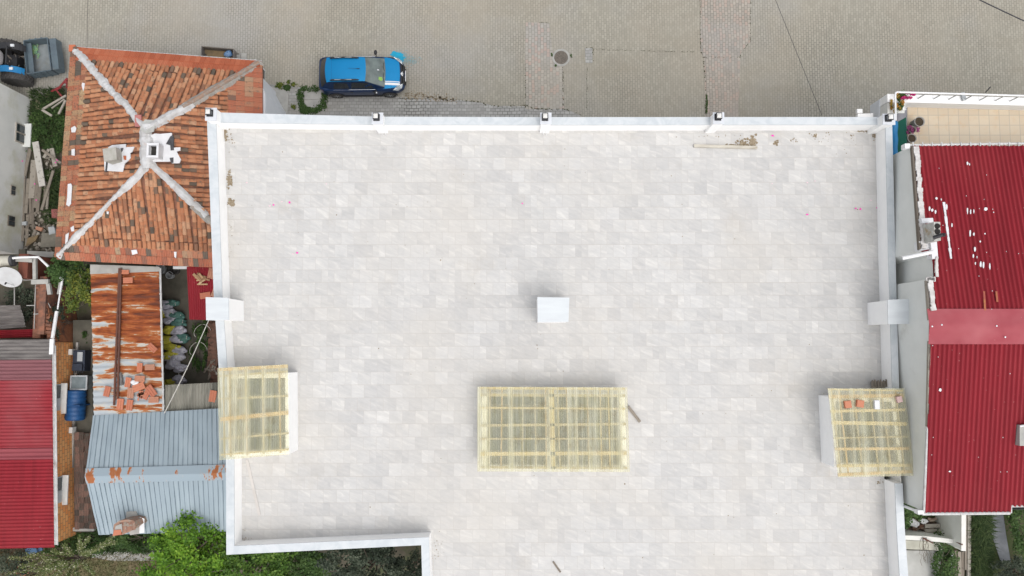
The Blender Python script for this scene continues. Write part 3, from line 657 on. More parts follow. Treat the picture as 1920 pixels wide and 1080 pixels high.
# ================================================================ old tiled house
ZE, ZA = 3.3, 5.1
TL, TR, BR_, BL = P(136, 90, ZE), P(491, 117, ZE), P(493, 505, ZE), P(105, 486, ZE)
RN, RS = P(277, 243, ZA), P(279, 306, ZA)
ht = thing("tiled_house", "old house under a hipped orange clay tile roof with white mortared hips", "house", pt((TL + BR_) / 2, 0))
mb = MB()
X0, X1, Y1, Y0 = P(155, 0, ZE).x, -11.57, P(0, 112, ZE).y, P(0, 470, ZE).y
Y1 = P(300, 118, ZE).y
wall_pts = [(X0, Y1), (X1 - .02, Y1 - .2), (X1, P(508, 180, 0).y), (P(538, 216, 0).x, P(538, 216, 0).y), (P(538, 216, 0).x + .05, P(538, 300, 0).y), (X1, Y0), (X0, Y0)]
mb.prism([Vector((x, y, 0)) for x, y in wall_pts], 0, ZE - .12); build(mb, "wall", m_sidewhite, ht)
wx = P(508, 150, 0).x + .01
wf = MB().box((wx + .03, P(500, 148, 1.6).y, 1.75), (.08, 1.25, 1.3)); wf = build(wf, "window", m_whitepipe, ht)
build(MB().box((wx + .06, P(500, 148, 1.6).y, 1.75), (.05, 1.08, 1.13)), "pane", m_glass, wf)
mb = MB(); rk = .035
def deck(pts): mb.poly([p - Vector((0, 0, rk)) for p in pts])
deck([TL, TR, RN][::-1]); deck([BL, TL, RN, RS][::-1]); deck([BR_, BL, RS][::-1]); deck([TR, BR_, RS, RN][::-1])
mb.poly([p - Vector((0, 0, .16)) for p in (TL, TR, BR_, BL)])
for a, b in ((TL, TR), (TR, BR_), (BR_, BL), (BL, TL)): mb.poly([a - Vector((0, 0, .16)), b - Vector((0, 0, .16)), b - Vector((0, 0, rk)), a - Vector((0, 0, rk))])
deck_o = build(mb, "roof_deck", m_oldbrick, ht)
def slope_tiles(A, B, Ca, Cb, flat_rows, name_mat, flat_mat, cw=.205, tl=.33, margin=.06, holes=()):
    """A-B eave (left to right looking up the slope), Ca/Cb ridge ends above A and B"""
    U = (B - A).normalized(); M = (Ca + Cb) / 2 - A; N = U.cross(M).normalized()
    if N.z < 0: N = -N
    V = N.cross(U); 
    if V.dot(M) < 0: V = -V
    L = (B - A).length; ca, cb = ((Ca - A).dot(U), (Ca - A).dot(V)), ((Cb - A).dot(U), (Cb - A).dot(V)); hv = (ca[1] + cb[1]) / 2
    def inside(u, v):
        if v < -.02 or v > hv: return False
        l = ca[0] * v / ca[1]; r = L + (cb[0] - L) * v / cb[1]
        return l - margin < u < r + margin
    bar, flt = MB(), MB(); frow = .36
    nf = flat_rows; v0 = nf * frow
    for r in range(nf):                                   # flat pressed tiles at the eave
        nu = int(L / .225) + 1
        run = 0
        for i in range(nu):
            u = (i + .5) * .225 + (r % 2) * .0; vc = (r + .5) * frow
            if not inside(u, vc): continue
            if rnd() < .3: run = rnd()
            val = min(1, max(0, run * .5 + rnd() * .5)); z = .035 + rnd(0, .012) + .012 * (nf - r)
            base = A + U * u + V * vc + N * z; tw = rnd(-.02, .02)
            flt.frame(base, (U + V * tw).normalized(), (V - U * tw + N * .055).normalized(), N, .218, frow * 1.06, .022, val)
            for k in (-.075, 0, .075): flt.frame(base + U * k + N * .018, U, (V + N * .055).normalized(), N, .03, frow * 1.02, .02, val)
    nc = int(L / cw) + 1
    for i in range(nc):
        u = (i + .5) * cw + rnd(-.012, .012); nv = int((hv - v0) / (tl * .9)) + 2; ph = rnd(0, .5); drift = rnd(-.012, .012)
        for k in range(nv):
            v = v0 + (k + ph * (k > 0) - .0) * tl * .9 + tl * .45
            if not inside(u, v - .02): continue
            if any((h[0] < u < h[1] and h[2] < v < h[3]) for h in holes): continue
            c = A + U * (u + drift * k + rnd(-.012, .012)) + V * v + N * (.022 + rnd(0, .012)); yaw = rnd(-.05, .05)
            u2 = (U * math.cos(yaw) + V * math.sin(yaw)); v2 = (V * math.cos(yaw) - U * math.sin(yaw)); vv = (v2 + N * -.10).normalized()
            val = rnd(); val = val if val > .11 or rnd() < .75 else rnd()
            pts = []; seg = 6
            for (e, rr) in ((-.5, .098), (.5, .084)):
                for s in range(seg + 1):
                    a = math.pi * s / seg; pts.append(c + vv * (e * tl * 1.06) + u2 * (rr * math.cos(a)) + N * (rr * .72 * math.sin(a)) - N * .01)
            f = [(s, s + 1, seg + 2 + s, seg + 1 + s) for s in range(seg)] + [tuple(range(seg + 1))]
            bar.add(pts, f, val)
    return bar, flt, (A, U, V, N)
slopes = []
for (A, B, Ca, Cb, fr, fm) in ((TR, TL, RN, RN, 2, m_flatnew), (TL, BL, RS, RN, 3, m_flatwest), (BL, BR_, RS, RS, 2, m_flatold), (BR_, TR, RN, RS, 4, m_flatold)):
    # looking up the slope from outside: A is at the left hand
    if (A, B) == (TL, BL): bar, flt, fr_ = slope_tiles(A, B, RN, RS, fr, m_barrel, fm)
    elif (A, B) == (BR_, TR): bar, flt, fr_ = slope_tiles(A, B, RS, RN, fr, m_barrel, fm)
    else: bar, flt, fr_ = slope_tiles(A, B, Ca, Cb, fr, m_barrel, fm)
    o = build(bar, "roof_slope", m_barrel, ht); build(flt, "eave_tiles", fm, o); slopes.append(fr_)
# hips
def hip(a, b, w, mat, name, lumps=1.0, z=.10, t0=0, t1=1):
    mb = MB(); d_ = (b - a); L = d_.length * (t1 - t0); n = int(L / .07); s_ = d_.normalized(); q = Vector((-s_.y, s_.x, 0)).normalized()
    rows = []; wa = wb = w
    for i in range(n + 1):
        p = a + d_ * (t0 + (t1 - t0) * i / n); wa += rnd(-.035, .035) * lumps; wb += rnd(-.035, .035) * lumps
        wa = min(w * 1.45, max(w * .6, wa)); wb = min(w * 1.45, max(w * .6, wb)); h = z + rnd(-.012, .02) * lumps
        rows.append([p - q * wa - Vector((0, 0, wa * .30 - .02)), p - q * wa * .55 + Vector((0, 0, h * .6)), p + Vector((0, 0, h)), p + q * wb * .55 + Vector((0, 0, h * .6)), p + q * wb - Vector((0, 0, wb * .30 - .02))])
    v = [p for r in rows for p in r]; f = [(i * 5 + k, i * 5 + k + 1, i * 5 + k + 6, i * 5 + k + 5) for i in range(n) for k in range(4)]
    mb.add(v, f); return build(mb, name, mat, ht, False)
up = Vector((0, 0, .07))
hip(TL + up, RN + up, .155, m_mortar, "hip_mortar", t0=.04); hip(BL + up, RS + up, .155, m_mortar, "hip_mortar", t0=.03)
hip(BR_ + up, RS + up, .15, m_mortar, "hip_mortar", .7, t0=.5); hip(BR_ + up, RS + up, .15, m_greymortar, "hip_mortar", .3, t0=0, t1=.62, z=.09)
hip(RN + Vector((0, .2, .07)), RS + up - Vector((0, .25, 0)), .27, m_mortar, "ridge_mortar", 1.2, .12)
hip(TR + up, RN + up, .17, m_greymortar, "hip_mortar", .6, t0=.0, t1=.72); hip(TR + up, RN + up, .19, m_mortar, "hip_mortar", .9, t0=.62, z=.13)
mb = MB()                                               # half round ridge tiles bedded in the grey hip
for i in range(13):
    a, b = L3(TR, RN, .02 + i * .052), L3(TR, RN, .02 + (i + 1) * .052); mb.tube([a + Vector((0, 0, .12)), b + Vector((0, 0, .14))], [.10, .09], 10, rnd(.2, .5))
build(mb, "ridge_tiles", by_face("dull_ridge_tiles", [(0, (.25, .18, .14)), (1, (.36, .22, .15))], .9, ((.28, .25, .22), .45, .6), 8), ht)
# eave board and gutter on the street side
mb = MB(); g0, g1 = P(137, 88, ZE - .03), P(491, 114.5, ZE - .03); mb.tube([g0, g1], .035, 8)
for i in range(19): p = L3(g0, g1, (i + .5) / 19); mb.box(p + Vector((0, -.05, .03)), (.025, .16, .015))
build(mb, "gutter", m_steel, ht)
# corner of plain clay at the north west hip end
build(MB().frame(L3(TL, RN, .015) + up * 1.4, Vector((1, 0, 0)), Vector((0, 1, 0)), Vector((0, 0, 1)), .28, .3, .06, .5), "hip_end_tile", m_flatnew, ht)
# chimneys and whitewashed flashings
def onslope(k, px, py, dz=.0):
    A, U, V, N = slopes[k]
    o = Vector((0, 0, H)); q = P(px, py, 0) - o; t = (A + N * dz - o).dot(N) / q.dot(N); return o + q * t
def patch(k, poly, name, mat, dz=.12, th=.05):
    a = [onslope(k, x, y, dz) for x, y in poly]; mb = MB(); n = len(a); lo = [p - Vector((0, 0, th)) for p in a]
    mb.add(lo + a, [list(range(n))[::-1], list(range(n, 2 * n))] + [(i, (i + 1) % n, n + (i + 1) % n, n + i) for i in range(n)]); return build(mb, name, mat, ht)
patch(3, [(278, 256), (290, 250), (300, 251), (322, 249), (322, 257), (318, 262), (318, 268), (322, 272), (323, 277), (338, 276), (338, 282), (331, 284), (334, 290), (339, 299), (336, 306), (322, 306), (320, 303), (298, 303), (276, 304)], "chimney_flashing", m_whitelead)
patch(3, [(319, 256), (324, 253), (326, 259), (325, 270), (326, 281), (320, 282), (319, 272), (311, 270)], "bitumen_strip", m_tar, .14)
patch(3, [(318, 296), (325, 295), (325, 305), (320, 305)], "bitumen_strip", m_tar, .14)
patch(1, [(203, 276), (210, 272), (236, 270), (236, 276), (252, 275), (248, 284), (244, 287), (245, 296), (240, 301), (234, 306), (230, 322), (196, 320), (195, 300), (205, 292)], "chimney_flashing", m_whitelead)
patch(1, [(199, 302), (202, 301), (200, 322), (197, 322)], "bitumen_strip", m_tar, .14); patch(1, [(219, 279), (223, 278), (223, 300), (219, 302)], "bitumen_strip", m_tar, .14)
patch(1, [(226, 278), (231, 277), (231, 279), (228, 285)], "bitumen_strip", m_tar, .14); patch(1, [(231, 292), (236, 292), (236, 300), (232, 299)], "clay_patch", m_flatnew, .15)
patch(0, [(265, 232), (272, 224), (288, 225), (291, 232), (288, 246), (276, 250), (262, 243)], "cement_patch", plain("pale_cement", (.50, .50, .47), (.40, .40, .37), 4, .9, detail=8), .14)
for poly in ([(127, 345), (133, 344), (135, 348), (133, 382), (129, 387), (124, 384), (126, 370)], [(154, 155), (159, 156), (158, 163), (156, 171), (153, 160)], [(133, 240), (140, 236), (143, 240), (141, 248), (134, 248)], [(134, 280), (140, 279), (140, 292), (134, 291)], [(132, 427), (138, 423), (139, 433), (134, 434)], [(123, 440), (129, 436), (127, 452), (122, 458)]):
    patch(1, poly, "white_spill", m_whitelead, .115, .02)
for poly in ([(246, 469), (256, 468), (258, 475), (248, 478)], [(326, 472), (331, 472), (330, 484), (327, 482)], [(200, 396), (204, 397), (203, 402), (200, 401)]): patch(2, poly, "white_spill", m_whitelead, .115, .02)
c = onslope(3, 292, 285, .15)                            # chimney opening by the ridge
mb = MB(); 
for (dx, dy, sx, sy) in ((0, .26, .50, .09), (0, -.26, .50, .09), (.205, 0, .09, .44), (-.205, 0, .09, .44)): mb.box(c + Vector((dx, dy, .07)), (sx, sy, .42))
ch = build(mb, "chimney", m_whitelead, ht); build(MB().box(c + Vector((0, 0, .0)), (.32, .44, .2)), "flue", m_dark, ch)
c = onslope(1, 222, 293, .3)                             # leaning chimney on the left hand slope
mb = MB(); top = PP([(192, 279), (217, 276), (219, 299), (195, 302)], 5.15); n = len(top)
cc = sum(top, Vector()) / n; lo = [pt(cc + (p - cc) * .95 + Vector((.06, -.02, 0)), 4.0) for p in top]
mb.add(lo + top, [list(range(n, 2 * n))] + [(i, (i + 1) % n, n + (i + 1) % n, n + i) for i in range(n)]); ch = build(mb, "chimney", plain("mossy_cement", (.40, .385, .35), (.31, .30, .26), 4, .9, detail=9, dirt=(.36, .29, .13), dirt_amt=(.58, .68)), ht)
mb = MB().prism(PP([(258, 214.5), (265, 213.5), (266, 237), (252, 237)], 0) and [P(251.5, 214.5, 5.1), P(263.5, 214.5, 5.1), P(264, 237, 5.1), P(251.5, 236.5, 5.1)], 4.98, 5.05)
build(mb, "clay_slab", plain("dull_red_slab", (.42, .17, .15), (.34, .13, .12), 6, .85), ht)

# ================================================================ plastered neighbour at the left edge
pb = thing("plastered_house", "tall house with a stained grey plaster side wall", "house", pt(P(-60, 320, 0), 0))
a, b = P(57, 185, 0), P(43, 478, 0); far = Vector((-14, 0, 0))
build(MB().prism([a, b, b + far, a + far * 1.02], 0, 7.5), "wall", m_plaster, pb)
def onwall(px, py):
    n = Vector((-(b - a).y, (b - a).x, 0)).normalized(); o = Vector((0, 0, H)); q = P(px, py, 0) - o; t = (a - o).dot(n) / q.dot(n); return o + q * t
for (x0, y0, x1, y1, sill) in ((28, 232, 44, 268, 1), (19, 348, 27, 366, 0), (14, 405, 26, 424, 0)):
    p = [onwall(x0, (y0 + y1) / 2), onwall(x1, (y0 + y1) / 2)]; z1, z0 = p[0].z, p[1].z; yt = onwall((x0 + x1) / 2, y0).y; yb = onwall((x0 + x1) / 2, y1).y; xx = (p[0].x + p[1].x) / 2
    w = MB().box((xx, (yt + yb) / 2, (z0 + z1) / 2), (.10, abs(yt - yb), z1 - z0)); w = build(w, "window", m_wood, pb)
    mb = MB()
    for s in (-1, 1): mb.box((xx + .06, (yt + yb) / 2 + s * (yt - yb) * .235, (z0 + z1) / 2), (.03, abs(yt - yb) * .40, (z1 - z0) * .86))
    build(mb, "pane", m_glass, w)
    if sill: 
        build(MB().box((xx + .16, (yt + yb) / 2, z0 - .04), (.36, abs(yt - yb) * 1.25, .07)), "sill", m_greywall, w)
        build(MB().box((xx + .07, (yt + yb) / 2, (z0 + z1) / 2), (.08, .06, z1 - z0)), "mullion", m_wood, w)
build(MB().box((a.x - 7.2, (a.y + b.y) / 2, 7.62), (14.0, abs(a.y - b.y) + .6, .2)), "roof", m_darkconcrete, pb)

# ================================================================ left: red roofed brick house
lb = thing("brick_house", "red sheet roofed house with an orange brick side wall", "house", pt(P(60, 800, 0), 0))
ZL = 2.45
wa, wb_ = P(134, 642, .9), P(138.5, 1004, .9)
mb = MB().prism([pt(wa, 0), pt(wb_, 0), pt(wb_, 0) + Vector((-9, .0, 0)), pt(wa, 0) + Vector((-9, 0, 0))], 0, 2.36); build(mb, "wall", m_brick, lb)
build(MB().box(((wa.x + wb_.x) / 2 + .03, (wa.y + wb_.y) / 2, .48), (.10, wa.y - wb_.y, .95)), "plinth", m_concrete, lb)
E1, E2, E3 = P(97, 636, ZL), P(102, 1024, ZL), P(-330, 1034, ZL + .75); E4 = P(-330, 640, ZL + .75)
yb2 = L3(E1, E2, .10)
q = [L3(E1, E2, t) for t in (0, .10, .20, .53, .585, 1)]; q4 = [L3(E4, E3, t) for t in (0, .10, .20, .53, .585, 1)]
mats = [m_greysheet, plain("red_grey_faded_sheet", (.20, .075, .085), (.165, .06, .068), 1.5, .6, stretch=(.3, 3, 1)), m_redold, plain("dull_red_sheet", (.245, .05, .06), (.205, .04, .05), 1.5, .6, stretch=(.3, 3, 1)), m_red]
for i in range(5):
    L = (q[i] - q[i + 1]).length; up_ = Vector((0, 0, .012 * (i % 2))); ex = Vector((0, -.06, 0))
    mb = MB().ripple(q[i] + up_, q[i + 1] + up_ + ex, q4[i + 1] + up_ + ex, q4[i] + up_, max(3, round(L / .148)), .028, 6, 10, sag=.02)
    build(mb, "roof_sheet", mats[i], lb, True)
mb = MB(); a, b = P(101, 648, ZL - .04), P(105, 1022, ZL - .04)
mb.ripple(a + Vector((-.05, 0, 0)), a + Vector((.08, 0, 0)), b + Vector((.08, 0, 0)), b + Vector((-.05, 0, 0)), .5, -.05, 12, 2); mb.tube([a + Vector((.09, 0, .02)), b + Vector((.09, 0, .02))], .018, 6); mb.tube([a + Vector((-.05, 0, .02)), b + Vector((-.05, 0, .02))], .014, 6)
build(mb, "gutter", m_steel, lb)
build(MB().box(P(97.5, 650, ZL + .06), (.18, .68, .1)), "gutter_box", m_whitepipe, lb)
for (y0, y1) in ((719, 776), (892, 948)):
    yt, yb = P(110, y0, 1.9).y, P(110, y1, 1.9).y; xx = wa.x + (wb_.x - wa.x) * ((y0 - 642) / 362)
    w = MB().box((xx, (yt + yb) / 2, 2.05), (.08, yt - yb - .06, .56)); w = build(w, "window", m_greyplast, lb)
    mb = MB()
    for s in (-1, 1): mb.box((xx + .03, (yt + yb) / 2 + s * (yt - yb) * .23, 2.05), (.04, (yt - yb) * .42, .48))
    build(mb, "pane", m_glass, w)
    build(MB().box((xx + .14, (yt + yb) / 2, 1.74), (.30, yt - yb, .06)), "sill", m_paleplast, w)
    build(MB().box((xx + .05, (yt + yb) / 2 - (yt - yb) * .2, 1.95), (.04, (yt - yb) * .4, .3)), "pale_shutter", m_greyplast, w)
for (x, y) in ((138, 660), (139, 806)): build(MB().box(P(x - 3, y, 1.2), (.16, .26, .3)), "wall_vent", m_paleplast, lb)

# lower, older wall running on from the brick house
m_wallold = plain("sooty_orange_brick", (.40, .16, .075), (.22, .095, .055), 3, .9, detail=9, bump=.4, dirt=(.09, .06, .05), dirt_amt=(.5, .66))
ow = thing("brick_garden_wall", "sooty broken brick wall running from the brick house to the fig bush", "wall", pt(P(120, 560, 0), 0))
a, b = P(121, 535, .5), P(133, 641, .9)
build(MB().prism([pt(a, 0), pt(b, 0), pt(b, 0) + Vector((-.3, 0, 0)), pt(a, 0) + Vector((-.3, 0, 0))], 0, 2.1), "wall", m_wallold, ow)
mb = MB()
for i in range(16): p = L3(a, b, (i + .5) / 16); mb.box((p.x - .15 + rnd(-.04, .04), p.y, 2.14 + rnd(0, .05)), (.3, .12, .08), rnd(-.2, .2))
build(mb, "broken_top", m_oldbrick, ow)
# pillars and beams of the ruined shed
rs = thing("ruined_shed_frame", "roofless shed frame of brick piers and weathered concrete beams behind the satellite dish", "shed", pt(P(80, 540, 0), 0))
mb = MB(); mb.box(P(96, 590, 1.0) - Vector((0, 0, .0)), (.36, 2.2, 2.0)); mb.box(P(107, 575, 1.2), (.3, 2.6, 2.2)); build(mb, "brick_pier", m_oldbrick, rs)
build(MB().box(P(75, 504, 1.2), (.42, 1.1, 2.4)), "brick_pier", plain("rust_red_planks", (.2, .065, .04), (.14, .05, .035), 4, .9, stretch=(3, .5, 1), detail=7), rs)
for a, b, w in (((26, 487), (64, 489), .16), ((65.5, 485), (66, 524), .14), ((60, 529), (92, 528), .2), ((91, 532), (94, 552), .16), ((115, 530), (111, 552), .13)):
    build(MB().beam(P(*a, 2.45), P(*b, 2.45), w, .14, .5), "beam", m_concrete, rs)
for a, b in (((67, 524), (64, 617)), ((27, 530), (27, 572)), ((50, 573), (66, 572.5)), ((63, 589), (86, 587.5)), ((40, 526), (66, 524)), ((74, 538), (95, 577))):
    build(MB().tube([P(*a, 2.1), P(*b, 2.1)], .022, 6), "thin_pole", plain("grey_pole", (.36, .35, .33), (.27, .26, .25), 6, .7), rs)
gs = MB().ripple(P(-40, 574, 1.5), P(38, 572, 1.5), P(49, 613, 1.35), P(-40, 620, 1.35), 4, .02, 6, 6)
gs = MB().ripple(P(38, 572, 1.5), P(49, 613, 1.3), P(-60, 622, 1.5), P(-60, 574, 1.6), 7, .02, 6, 8, sag=.05); solo(gs, "corrugated_sheet", m_greysheet, "old grey corrugated roofing sheet lying askew above the narrow red one", "roofing sheet", smooth=True)
gs = MB().ripple(P(70, 617, 1.6), P(70, 632, 1.5), P(-60, 636, 1.6), P(-60, 621, 1.7), 4, .03, 6, 6, sag=.03); solo(gs, "corrugated_sheet", m_red, "narrow dark red corrugated sheet beside the courtyard", "roofing sheet", smooth=True)
# white pipe along the ruin
mb = MB(); mb.tube([P(24, 484, 2.75), P(40, 482.5, 2.75), P(72, 482, 2.75), P(91, 500, 2.72)], .055, 8); mb.tube([P(103, 512, 2.6), P(117, 524, 2.6), P(113, 547, 2.6)], .05, 8); mb.tube([P(113, 547, 2.6), P(108, 580, 2.6)], .035, 8); mb.tube([P(106.5, 584, 2.75), P(98.5, 634, 3.02)], .075, 8)
solo(mb, "drain_pipe", m_whitepipe, "crooked white drain pipe leading along the ruined shed to the red roof", "pipe")
mb = MB(); mb.tube([P(-30, 491, 2.6), P(22, 489, 2.6)], [.24, .24], 16)
t = thing("water_tank", "cream horizontal cylinder tank with a dark end band beside the dish", "tank", P(0, 490, 2.3)); build(mb, "tank_shell", plain("cream_enamel", (.52, .50, .43), (.45, .43, .36), 4, .6), t, True)
build(MB().tube([P(22, 489, 2.6), P(27, 488.7, 2.6)], [.26, .24], 16), "end_band", m_tar, t)
# satellite dish
c = P(18, 517, 2.6); t = thing("satellite_dish", "white satellite dish tilted up on a mast in the courtyard", "satellite dish", pt(c, 0))
ax = Vector((.15, -.62, .77)).normalized(); Mx = ax.to_track_quat('Z', 'Y').to_matrix()
mb = MB(); prof = [(.54, .13), (.50, .108), (.40, .065), (.25, .026), (.1, .005), (.01, 0)]; mb.lathe(c, prof, 32, None, Mx); mb.lathe(c - ax * .012, prof, 32, None, Mx)
build(mb, "dish", plain("white_dish_enamel", (.50, .51, .51), (.44, .44, .44), 3, .6, dirt=(.36, .30, .25), dirt_amt=(.66, .72)), t)
f = c + ax * .55 + Vector((-.0, .0, -.1)); build(MB().tube([c + Mx @ Vector((0, -.5, .1)), f], .016, 6), "feed_arm", m_steel, t)
build(MB().tube([f, f + ax * .12], [.04, .03], 8), "receiver_head", m_black, t)
build(MB().tube([pt(c, 0), c - ax * .03], .03, 8), "mast", m_steel, t)
mb = MB(); cc = P(48, 512, 1.6); mb.tube([cc + Vector((.32 * math.cos(a), .32 * math.sin(a), .03 * math.sin(a * 3))) for a in [i * .314 for i in range(21)]], .014, 6, caps=False)
solo(mb, "wire_hoop", m_rope, "thin pale hoop of wire beside the satellite dish", "hoop")

# ================================================================ rusty shed
ZS = 2.75
s_ = thing("rusty_shed", "low shed under a heavily rusted corrugated sheet roof", "shed", pt(P(235, 640, 0), 0))
A, B, Cc, D = P(170, 512, ZS + .15), P(298, 507, ZS + .05), P(306, 772, ZS + .05), P(176, 779, ZS + .15)
build(MB().prism([pt(L3(A, B, .05), 0), pt(L3(A, B, .5), 0), pt(L3(D, Cc, .5), 0), pt(L3(D, Cc, .05), 0)], 0, ZS - .1), "wall", m_oldbrick, s_)
build(MB().ripple(A, D, Cc, B, 24, .022, 7, 12, sag=.03), "roof_sheet", m_rust, s_, True)
build(MB().add([P(169, 496, ZS + .16), P(299, 500, ZS + .1), P(299, 509, ZS + .1), P(169, 514, ZS + .18)] + [P(169, 496, ZS), P(299, 500, ZS), P(299, 509, ZS), P(169, 514, ZS)], [(0, 3, 2, 1), (4, 5, 6, 7), (0, 1, 5, 4), (1, 2, 6, 5), (2, 3, 7, 6), (3, 0, 4, 7)]), "cement_verge", m_concrete, s_)
mb = MB().tube([P(300.5, 503, ZS + .05), P(306.5, 770, ZS + .03)], .045, 8)
for i in range(9): mb.tube([P(300.5 + .75 * i - .1, 520 + i * 30, ZS + .05), P(300.6 + .75 * i, 522 + i * 30, ZS + .05)], .06, 8)
build(mb, "edge_pipe", m_steel, s_)
zt = ZS + .17
l = thing("ladder", "long rusty steel ladder lying on the rusted roof", "ladder", P(222, 640, zt))
a0, a1, b0, b1 = P(224, 503, zt + .06), P(214, 760, zt + .06), P(227, 503, zt + .06), P(221, 748, zt + .06)
for p, q_ in ((a0, a1), (b0, b1)): build(MB().beam(p, q_, .075, .06), "rail", m_rustbar, l)
for i in range(24): u = (i + .5) / 24; build(MB().beam(L3(a0, a1, u) + Vector((-.05, 0, .0)), L3(b0, b1, u) + Vector((.05, 0, .0)), .035, .03), "rung", m_rustbar, l)
def claytile(px, py, rz, z, lab, k=1.0, name="roof_tile", val=None, tilt=None):
    c = P(px, py, z); mb = MB(); val = rnd() if val is None else val; m = Matrix.Rotation(R(rz), 3, 'Z')
    if tilt: m = m @ Matrix.Rotation(tilt, 3, 'Y')
    X, Y, Z = (m @ Vector(v) for v in ((1, 0, 0), (0, 1, 0), (0, 0, 1)))
    mb.frame(c, X, Y, Z, .42 * k, .25 * k, .03, val)
    for y in (-.09, 0, .09): mb.frame(c + Y * y * k + Z * .02, X, Y, Z, .40 * k, .045 * k, .03, val)
    mb.frame(c + X * .2 * k + Z * .012, X, Y, Z, .03, .25 * k, .05, val)
    solo(mb, name, m_claytile, lab, "roof tile", "loose clay tiles on the sheds")
zt += .03
for q in ((235, 510, 0, "half clay tile at the very top of the rusted roof, right beside the ladder", .75), (240, 525.5, 2, "bright clay tile lying level just below the topmost half tile", 1), (285.5, 652, -42, "lone clay tile turned diagonally in the middle of the rusted roof", 1),
          (262, 689.5, 88, "upright clay tile above the flat brownish one, left of a level pair partner", .95), (281, 688.5, 2, "level clay tile near the roof's edge pipe, upper one of its row", 1), (262, 710, -3, "level dull clay tile midway above the tile heap", 1.05),
          (240, 717, 82, "greyish clay tile standing lengthwise next to the narrow grey piece", 1), (201, 734, 78, "only clay tile on the outer side of the ladder", 1.05), (245, 737, 88, "orange clay tile lengthwise between the ladder and the tile heap", 1.1),
          (260, 725.5, 22, "orange clay tile slanting up at the top of the tile heap", 1.25), (283.5, 733, -52, "large orange clay tile slanting down in the tile heap by the edge pipe", 1.25), (274, 741, 68, "narrow clay tile wedged steeply in the middle of the tile heap", .9),
          (288, 749.5, 1, "level clay tile at the bottom of the tile heap", 1.05), (225.5, 758, 86, "clay tile lengthwise at the foot of the ladder", 1.15), (243, 759.5, 84, "lowest clay tile on the rusted roof, next to the one at the ladder's foot", 1.1)):
    claytile(q[0], q[1], q[2], zt + rnd(0, .02), q[3], q[4])
mb = MB()
for _ in range(26):
    c = P(264 + random.gauss(0, 4), 740 + random.gauss(0, 3.2), zt + .01); mb.box(c, (rnd(.05, .14), rnd(.04, .1), .03), rnd(0, 3))
solo(mb, "tile_shards", m_claytile, "scatter of broken clay tile shards in the tile heap", "shards", kind="stuff")
mb = MB().tube([P(226, 700, zt), P(229, 722, zt)], .06, 10); solo(mb, "pipe_piece", m_greysheet, "short grey pipe piece lying beside the ladder", "pipe")
mb = MB().blob(P(253, 718, zt), (.2, .14, .05), 12, .3); solo(mb, "cement_lump", m_whitelead, "flat whitish cement lump above the tile heap", "lump", smooth=True)

# ================================================================ yard with bags between the shed and the apartment building
ZR = 2.6
t = thing("small_red_roof", "narrow red corrugated canopy roof tucked under the apartment building's side", "canopy", pt(P(375, 550, 0), 0))
A, B, Cc, D = P(350, 500, ZR + .2), P(415, 497, ZR + .2), P(415, 601, ZR), P(355, 599, ZR)
build(MB().ripple(A, B, Cc, D, 15, .022, 7, 4), "roof_sheet", m_red, t, True); mb = MB()
for x, y in ((353, 505), (357, 596)): mb.beam(P(x, y, 0), P(x, y, ZR - .03), .08, .08, up=Vector((1, 0, 0)))
build(mb, "post", m_wood, t)
claytile(385, 554, 8, ZR + .14, "dull red clay tile lying on the small red roof beside the marble chimney", 1.1, val=.1); claytile(396, 513, 80, ZR + .22, "clay tile at the inner upper corner of the small red roof", 1.1); claytile(402, 549, 70, ZR + .14, "pale clay tile at the wall end of the small red roof", .9, val=1)
mb = MB()
for i in range(14):
    c = P(377 + random.gauss(0, 5), 523 + random.gauss(0, 3.5), ZR + .2 + i * .008); mb.box(c, (rnd(.22, .48), rnd(.05, .12), .02), R(rnd(-55, 60)), rnd())
solo(mb, "wood_offcuts", by_face("tan_offcuts", [(0, (.20, .11, .06)), (.5, (.42, .27, .15)), (1, (.52, .38, .24))], .85), "heap of tan wood offcuts on the small red roof", "wood heap")
mb = MB().box(P(340, 502, 2.2), (.7, .12, .12)); solo(mb, "white_lintel", m_whitepipe, "short white lintel over the dark yard below the tiled eave", "lintel")
bags = [(308, 571, 'w'), (321, 569, 't'), (316, 587, 'w'), (330, 591, 't'), (319, 601, 'w'), (334, 604, 't'), (307, 588, 'y'), (318, 618, 'y'), (334, 620, 'w'), (309, 637, 'y'), (331, 636, 'w'), (321, 651, 'y'), (334, 656, 'w'), (317, 666, 'y'), (331, 671, 'w'), (307, 668, 'w'), (323, 684, 'w'), (338, 691, 'w'), (334, 713, 'w'), (319, 719, 'y'), (343, 634, 't')]
wl = ["lilac white sack at the very top of the bag row by the shed", "white sack directly under the first teal sack", "crumpled white sack just above the topmost full yellow sack", "white sack beside the yellow sack with the dark mouth", "white sack next to the teal sack on the path side", "long lilac white sack right of the third yellow sack",
      "lilac sack beside the lowest of the middle yellow sacks", "lilac sack pressed against the shed's edge pipe", "wide lilac sack below the middle yellow sacks", "tall lilac sack sticking out furthest to the path near the lower end", "last white sack of the row, above the grey cement roof"]
yl = ["small yellow sack half hidden by the shed's edge pipe", "yellow sack with a dark open mouth", "yellow sack under the edge of the rusted roof beside a white teal pair", "bright yellow sack leaning on the lilac ones in the middle", "yellow sack at the lower end of the middle pile", "partly hidden yellow sack at the bottom of the bag row"]
tl_ = ["teal sack at the top of the bag row", "teal sack on the path side near the top of the row", "greenish sack above the white one with the yellow neighbour", "teal end of a sack on the path side of the row's middle"]
iw = iy = it = 0
